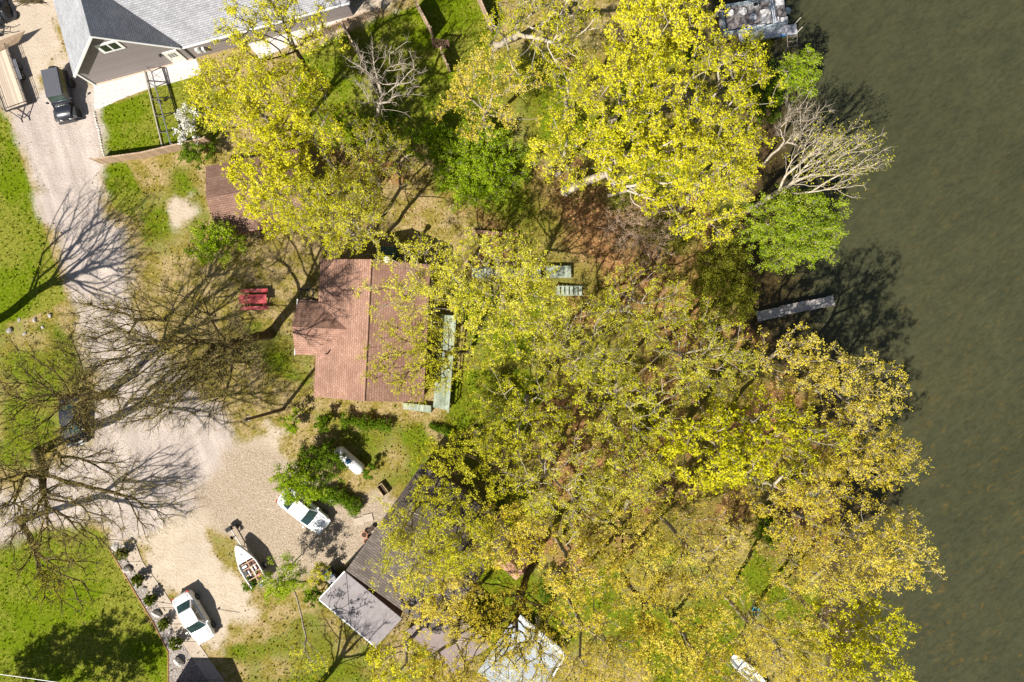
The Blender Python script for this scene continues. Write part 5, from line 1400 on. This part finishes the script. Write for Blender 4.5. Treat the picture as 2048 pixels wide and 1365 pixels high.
# white gas tank
g = G(699, 921, .7); gt_ = thing('gas_tank', 'long white gas tank with a blue valve dome between green bushes', 'tank', (g.x, g.y, 0), ang(.755, .655))
m = MB(); Lh, rr0 = 1.15, .52
prof = [(.02, -Lh - .34), (.26, -Lh - .29), (.42, -Lh - .17), (.52, -Lh), (.52, Lh), (.42, Lh + .17), (.26, Lh + .29), (.02, Lh + .34)]
m.lathe(prof, (0, 0, .72), 24, 'X'); m.build('shell', plain('tank_white', (.78, .78, .77), .4, var=.05, scale=3, grime=(.55, .56, .58)), gt_, smooth=True)
m = MB(); m.lathe([(.22, 1.18), (.23, 1.30), (.16, 1.40), (.04, 1.43)], (0, 0, 0), 18); m.build('valve_dome', plain('tank_blue', (.03, .16, .36), .4, var=.1), gt_)
for x in (-.8, .8):
    m = MB(); m.box((x, 0, .14), (.16, .8, .28)); m.build('leg', M_METAL, gt_)

# aluminium boat on its trailer
g0 = G(474, 1090, .9); g1 = G(519, 1168, .9); ctr = (g0 + g1) / 2
bt = thing('fishing_boat', 'white bowed fishing boat with brown floor, wooden thwarts and white seats', 'boat', (ctr.x, ctr.y, .42), ang(-.50, -.866))
LB = (g0 - g1).length
def hull_hw(t): return .80 * min(1, (1 - t) * 2.0) ** .62 * (0.92 + .08 * min(1, t * 4))        # t 0 stern .. 1 bow
rings = []
NS = 16
for k in range(NS + 1):
    t = k / NS; x = -LB / 2 + LB * t; h = max(.02, hull_hw(t)); z1 = .62 + .16 * t * t; zk = .0 + .25 * max(0, t - .6) ** 1.3 * 2
    rings.append([(x, -h, z1), (x, -h * .9, (z1 + zk) / 2), (x, -h * .55, zk + .04), (x, 0, zk), (x, h * .55, zk + .04), (x, h * .9, (z1 + zk) / 2), (x, h, z1), (x, h * .93, z1), (x, h * .82, (z1 + zk) / 2 + .03), (x, h * .5, zk + .12), (x, 0, zk + .1), (x, -h * .5, zk + .12), (x, -h * .82, (z1 + zk) / 2 + .03), (x, -h * .93, z1)])
m = MB(); m.loft(rings); m.build('hull', M_WHITE, bt, smooth=False)
dk = MB(); tt = [.60, .66, .72, .78, .84, .9, .95, 1.0]
for a, b in zip(tt[:-1], tt[1:]):
    xa, xb = -LB / 2 + LB * a, -LB / 2 + LB * b; ha, hb = hull_hw(a) * .97, max(.01, hull_hw(b) * .97); za, zb = .63 + .16 * a * a, .63 + .16 * b * b
    dk.slab([(xa, -ha, za), (xb, -hb, zb), (xb, hb, zb), (xa, ha, za)], .03)
dk.build('foredeck', M_WHITE, bt)
m = MB(); m.lathe([(.06, .74), (.06, .80), (.03, .82)], (LB * .27, 0, 0), 10); m.build('deck_cap', M_DARK, bt)
fl = MB(); tt = [.02, .15, .3, .45, .6]
for a, b in zip(tt[:-1], tt[1:]):
    fl.slab([(-LB / 2 + LB * a, -hull_hw(a) * .74, .26), (-LB / 2 + LB * b, -hull_hw(b) * .74, .26), (-LB / 2 + LB * b, hull_hw(b) * .74, .26), (-LB / 2 + LB * a, hull_hw(a) * .74, .26)], .03)
fl.build('floor', plain('boat_floor', (.11, .045, .035), .8, var=.3, scale=5), bt)
for x in (.16, -.28, -.80, -1.22):
    m = MB(); m.box((x, 0, .50), (.07, hull_hw((x + LB / 2) / LB) * 1.75, .05)); m.build('rib', plain('boat_wood', (.45, .27, .16), .6, var=.2), bt)
m = MB(); m.box((-.6, 0, .47), (2.1, .07, .04)); m.build('centre_board', plain('boat_wood', (.45, .27, .16), .6), bt)
for (x, y, a, b) in ((-.05, .45, .18, .5), (-.45, -.35, .5, .10), (-.72, .30, .5, .10), (-.72, -.05, .9, .12)):
    m = MB(); m.box((x, y, .42), (a, b, .10)); m.build('seat', M_WHITE, bt, bevel=.02)
m = MB(); m.box((-1.25, -.42, .45), (.3, .5, .12)); m.build('cushion', plain('cushion_pink', (.52, .06, .12), .6), bt, bevel=.03)
m = MB(); m.lathe([(.10, .5), (.17, .52), (.18, .75), (.10, .84)], (-LB / 2 - .12, -.25, 0), 14); m.bar((-LB / 2 - .12, -.25, -.1), (-LB / 2 - .12, -.25, .5), .06, 8); m.build('outboard_motor', plain('motor_blue', (.05, .07, .10), .35), bt)
bl = thing('boat_trailer', 'pale bar trailer carrying the white fishing boat, a black winch wheel at its tip', 'trailer', (ctr.x, ctr.y, 0), ang(-.50, -.866))
m = MB(); m.bar((-1.7, -.6, .30), (1.2, -.35, .30), .04, 4); m.bar((-1.7, .6, .30), (1.2, .35, .30), .04, 4); m.bar((1.2, -.35, .30), (1.6, 0, .30), .04, 4); m.bar((1.2, .35, .30), (1.6, 0, .30), .04, 4)
m.bar((1.5, 0, .30), (3.55, .06, .42), .05, 6); m.bar((-1.2, -.75, .30), (-1.2, .75, .30), .05, 6); m.bar((.4, -.45, .30), (.4, .45, .30), .04, 4)
for y in (-.35, .35): m.box((-.6, y, .37), (2.4, .1, .10))
m.build('frame', plain('trailer_white', (.60, .58, .54), .5, .1), bl)
for s in (-1, 1): wheel(bl, -.8, s * .88, .28, .16, s, M_TRIM)
m = MB(); m.box((3.35, .1, .55), (.35, .5, .35)); m.bar((2.6, 0, .4), (2.6, 0, .95), .05, 6); m.lathe([(.16, -.06), (.18, 0), (.16, .06)], (2.6, .1, .9), 14, 'Y'); m.build('winch', M_BLACK, bl, bevel=.02)
m = MB(); m.lathe([(.2, -.06), (.24, 0), (.2, .06)], (3.2, -.45, .24), 16, 'Y'); m.build('jockey_wheel', M_BLACK, bl)

# pots, crate, bins
M_TERR = plain('terracotta', (.42, .17, .09), .8, var=.2)
for k, (lab, p, s) in enumerate((('terracotta pot nearest the lean-to', (731, 1067), 1.1), ('small dark pot between two others', (740, 1061), .9), ('dark pot nearest the paving slabs', (746, 1055), .95), ('orange pot against the dark roof edge', (736, 1080), 1.2))):
    g = G(*p); r = thing('flower_pot', lab, 'flower pot', (g.x, g.y, 0), group='flower pots by the dark roof')
    m = MB(); m.lathe([(.13 * s, 0), (.20 * s, .3 * s), (.23 * s, .31 * s), (.23 * s, .37 * s), (.19 * s, .37 * s), (.18 * s, .30 * s)], n=18); m.build('pot', M_TERR if k in (0, 3) else plain('dark_pot', (.12, .07, .05), .7), r)
    m = MB(); m.lathe([(.175 * s, .29 * s), (.10 * s, .33 * s), (.02, .34 * s)], n=14); m.build('soil', plain('soil', (.06, .04, .025), .95), r)
g = G(767, 978); pl = thing('planter_box', 'open wooden planter box standing on the dry yard', 'planter', (g.x, g.y, 0), ang(.6, .8))
m = MB()
for s in (-1, 1): m.box((0, s * .26, .22), (1.0, .05, .44)); m.box((s * .5, 0, .22), (.05, .57, .44))
m.build('sides', boards('planter_wood', (.50, .38, .20), .3, 0), pl)
m = MB(); m.box((0, 0, .16), (.94, .46, .05)); m.build('soil', plain('soil', (.06, .04, .025), .95), pl)
for k, (lab, p, c, rz) in enumerate((('dark bin with a blue lid beside the lean-to', (657, 1147), (.05, .16, .24), 40), ('grey lidded storage box touching the lean-to corner', (669, 1158), (.16, .15, .17), 40))):
    g = G(*p, .5); r = thing('storage_bin', lab, 'bin', (g.x, g.y, 0), R(rz))
    m = MB(); m.hexa([(-.36, -.28, 0), (.36, -.28, 0), (.36, .28, 0), (-.36, .28, 0), (-.42, -.33, .9), (.42, -.33, .9), (.42, .33, .9), (-.42, .33, .9)]); m.build('body', plain('bin_dark', (.05, .05, .06), .5), r, bevel=.03)
    m = MB(); m.hexa([(-.45, -.36, .9), (.45, -.36, .9), (.45, .36, .9), (-.45, .36, .9), (-.36, -.27, 1.02), (.36, -.27, 1.02), (.36, .27, 1.02), (-.36, .27, 1.02)]); m.build('lid', plain('bin_lid%d' % k, c, .4), r, bevel=.02)

# patio chairs by the grey house
def chair(lab, p, rz, mat, group=None):
    g = G(*p); r = thing('garden_chair', lab, 'chair', (g.x, g.y, 0), R(rz), group)
    m = MB(); m.box((0, 0, .42), (.5, .52, .05)); m.build('seat', mat, r, bevel=.015)
    m = MB(); m.hexa([(-.27, -.26, .43), (-.22, -.26, .43), (-.22, .26, .43), (-.27, .26, .43), (-.42, -.24, .95), (-.38, -.24, .95), (-.38, .24, .95), (-.42, .24, .95)]); m.build('backrest', mat, r, bevel=.01)
    for s in (-1, 1):
        m = MB(); m.box((0, s * .29, .62), (.5, .07, .04)); m.bar((.2, s * .29, .42), (.2, s * .29, .62), .025, 6); m.build('armrest', mat, r)
        for x in (-.2, .2):
            m = MB(); m.bar((x, s * .22, .42), (x * 1.2, s * .25, 0), .025, 6); m.build('leg', mat, r)
M_TEAL = plain('teal_plastic', (.015, .24, .33), .4, var=.1)
chair('white garden chair on the patio nearest the grey house wall', (518, 58), 20, M_TRIM, 'white patio chairs')
chair('white garden chair on the patio nearer the picket railing', (596, 48), 140, M_TRIM, 'white patio chairs')
chair('teal garden chair under the amber trees', (1507, 1216), 60, M_TEAL)

# ------------------------------------------------------------------ docks and boats on the lake
def dock(name, label, p0, p1, width, z, mat, post_m, sec=2, hi=.0):
    a, b = G(*p0, z), G(*p1, z); d = b - a; r = thing(name, label, 'dock', ((a.x + b.x) / 2, (a.y + b.y) / 2, 0), math.atan2(d.y, d.x)); L = d.length
    for k in range(sec):
        m = MB(); x0 = -L / 2 + L * k / sec; n = int(L / sec / .15)
        off = (k % 2) * .06
        for i in range(n): m.box((x0 + (i + .5) * L / sec / n, off + random.Random(i + k * 50).uniform(-.015, .015), z), (L / sec / n * .90, width, .045))
        m.build('deck_section', mat, r, fix=False)
    m = MB()
    for s in (-1, 1): m.box((0, s * (width / 2 - .06), z - .1), (L, .06, .14))
    m.build('beam', post_m, r)
    m = MB()
    for k in range(sec + 1):
        x = -L / 2 + .1 + (L - .2) * k / sec
        for s in (-1, 1): m.bar((x, s * (width / 2 + .05), -1.4), (x, s * (width / 2 + .05), z + hi), .045, 8)
    m.build('post', post_m, r); return r
dock('wooden_dock', 'weathered grey plank dock reaching into the shadowed water', (1514, 634), (1668, 601), .82, .35, plain('dock_grey', (.40, .36, .34), .85, var=.35, scale=7), plain('dock_post', (.20, .16, .12), .9), 3, .3)
md = dock('metal_dock', 'pale metal dock alongside the pontoon boat', (1478, 78), (1594, 58), .86, .45, plain('dock_metal', (.42, .42, .45), .6, .1, var=.25, scale=5), M_METAL, 3)
m = MB()
for y in (-.35, .45): m.bar((2.4, y, .45), (2.4, y, 1.5), .04, 8)
m.build('mooring_post', plain('post_pale', (.55, .50, .40), .6), md)
m = MB(); m.box((1.2, -.38, .485), (.45, .14, .02)); m.build('reflector', plain('blue_sign', (.02, .18, .42), .5), md)
g = G(1584, 85, .2); ld = thing('dock_ladder', 'dark rung frame standing in the water beside the metal dock', 'ladder', (g.x, g.y, 0), ang(1, -.17))
m = MB()
for x in (-.42, .42): m.bar((x, -.45, .15), (x, .5, .45), .04, 6); m.bar((x, -.40, -1.2), (x, -.40, .3), .035, 6)
for t in (.15, .55, .95): m.bar((-.55 if t < .3 else -.42, -.45 + t * .9, .15 + t * .3), (.55 if t < .3 else .42, -.45 + t * .9, .15 + t * .3), .032, 6)
m.build('frame', plain('ladder_brown', (.20, .17, .13), .6, .2), ld)

g = G(1509, 30, .8); pn = thing('pontoon_boat', 'silver pontoon boat with cream seats moored beside the metal dock', 'boat', (g.x, g.y, -.30), ang(1, -.165))
PL, PW = 5.7, 2.36
for s in (-1, 1):
    m = MB(); m.lathe([(.03, -PL / 2 - .1), (.26, -PL / 2 + .2), (.30, -PL / 2 + .6), (.30, PL / 2 - .15), (.26, PL / 2 - .1)], (0, s * .85, .26), 16, 'X'); m.build('pontoon', plain('pontoon_metal', (.45, .46, .48), .35, .7), pn, smooth=True)
m = MB(); m.box((0, 0, .62), (PL, PW, .07)); m.build('deck', plain('pontoon_carpet', (.19, .165, .16), .95, var=.3, scale=6), pn)
M_PS = plain('pontoon_seat', (.58, .56, .54), .5, var=.15, scale=4, grime=(.42, .40, .40)); M_RAIL = plain('pontoon_rail', (.42, .50, .55), .4, .4)
m = MB()
for s in (-1, 1):
    m.box((-.1, s * (PW / 2 - .05), .98), (PL - .7, .04, .62)); m.bar((-PL / 2 + .2, s * (PW / 2 - .05), 1.32), (PL / 2 - .4, s * (PW / 2 - .05), 1.32), .035, 6)
m.box((-PL / 2 + .2, 0, .98), (.04, PW - .1, .62)); m.build('rail_panel', M_RAIL, pn)
def pseat(x, y, a, b, back=None, nm='bench_seat'):
    m = MB(); m.box((x, y, .88), (a, b, .40)); o = m.build(nm, M_PS, pn, bevel=.06, seg=3)
    if back:
        m = MB(); m.box((x + back[0], y + back[1], 1.18), (back[2], back[3], .42)); m.build('backrest', M_PS, o, bevel=.05)
pseat(.85, -.25, .55, 1.25, (.34, 0, .14, 1.25)); pseat(1.65, .45, .55, .60); pseat(1.75, -.72, .6, .55); pseat(.05, -.92, 1.3, .30, (0, -.12, 1.3, .10))
pseat(2.3, .75, .75, .62); pseat(2.45, -.80, .6, .5)
for (x, y, r_) in ((-.90, .48, .36), (-1.85, .55, .24)):
    m = MB(); m.lathe([(r_ * .85, .66), (r_, .75), (r_, 1.05), (r_ * .8, 1.14), (r_ * .5, 1.06)], (x, y, 0), 20); m.build('captain_seat', M_PS, pn, smooth=True)
m = MB(); m.hexa([(-.25, .38, .66), (.45, .50, .66), (.40, 1.0, .66), (-.15, 1.0, .66), (-.18, .45, 1.3), (.40, .55, 1.42), (.36, .98, 1.42), (-.1, .98, 1.3)]); cs = m.build('console', M_PS, pn, bevel=.05)
m = MB(); m.box((.12, .74, 1.385), (.34, .26, .04), M=Matrix.Rotation(-.2, 4, 'Y')); m.build('dashboard', M_DARK, cs)
m = MB(); m.lathe([(.28, 1.0), (.30, 1.03), (.28, 1.06)], (-.10, -.12, 0), 22); m.bar((-.10, -.12, .66), (-.10, -.12, 1.0), .05, 8); m.build('table', plain('table_cream', (.66, .66, .66), .4), pn)
m = MB(); m.hexa([(PL / 2 - .05, -.2, .55), (PL / 2 + .35, -.14, .55), (PL / 2 + .35, .14, .55), (PL / 2 - .05, .2, .55), (PL / 2 - .05, -.2, 1.1), (PL / 2 + .3, -.12, 1.0), (PL / 2 + .3, .12, 1.0), (PL / 2 - .05, .2, 1.1)]); m.bar((PL / 2 + .2, 0, -.3), (PL / 2 + .2, 0, .6), .07, 8); m.build('outboard_motor', plain('motor_slate', (.16, .22, .27), .35, .2), pn, bevel=.05)
m = MB()
for s in (-1, 1): m.bar((.62, s * (PW / 2 - .02), .9), (1.35, s * (PW / 2 - .02), 1.75), .025, 6)
for x in (1.22, 1.38): m.bar((x, -PW / 2 + .02, 1.74), (x, PW / 2 - .02, 1.74), .045, 8)
m.build('folded_canopy', plain('canopy_pale', (.50, .54, .60), .7), pn)

def rowboat(label, p, axis, L, Wd, mat, over=False):
    g = G(*p); r = thing('rowing_boat', label, 'boat', (g.x, g.y, .05), ang(*axis))
    rings = []
    for k in range(13):
        t = k / 12; x = -L / 2 + L * t; h = max(.03, Wd / 2 * min(1, (1 - t) * 2.2) ** .6 * min(1, .75 + t)); z1, zk = .42 + .12 * t * t, .12 * max(0, t - .7) * 3
        rings.append([(x, -h, z1), (x, -h * .8, zk + .1), (x, 0, zk), (x, h * .8, zk + .1), (x, h, z1), (x, h * .9, z1), (x, h * .7, zk + .16), (x, 0, zk + .07), (x, -h * .7, zk + .16), (x, -h * .9, z1)])
    m = MB(); m.loft(rings); m.build('hull', mat, r)
    for t in (.25, .55):
        m = MB(); m.box((-L / 2 + L * t, 0, .36), (.22, Wd * .86, .04)); m.build('thwart', mat, r)
    return r
rowboat('long white hull lying at the bottom edge under amber trees', (1500, 1345), (.75, .66), 4.2, 1.1, M_WHITE)
rowboat('little white boat hull lying among the amber trees', (1630, 985), (.9, -.35), 1.9, .8, M_WHITE)
# driftwood and logs on the woodland floor
for k, (lab, a, b, r_, mt) in enumerate((('pale driftwood log left of the lower amber bulge', (1622, 1160), (1648, 1138), .16, 'bark_pale'), ('grey log lying in the rusty leaf patch', (1500, 932), (1482, 926), .14, 'bark_pale'),
        ('pale log lying below the rusty leaf patch', (1248, 1022), (1256, 1000), .16, 'bark_pale'), ('mossy log beside the yellow maple with the thick leaning trunk', (1215, 392), (1290, 372), .14, 'bark_grey'))):
    A_, B_ = G(*a, .15), G(*b, .15); r = thing('log', lab, 'log', tuple(A_)); m = MB(); m.bar((0, 0, 0), B_ - A_, r_, 10, r_ * .8); m.build('stem', MATS[mt], r)
    m = MB(); d = (B_ - A_); m.bar(d * .6, d * .6 + Vector((.2, .3, .25)), .04, 6, .02); m.build('branch_stub', MATS[mt], r)
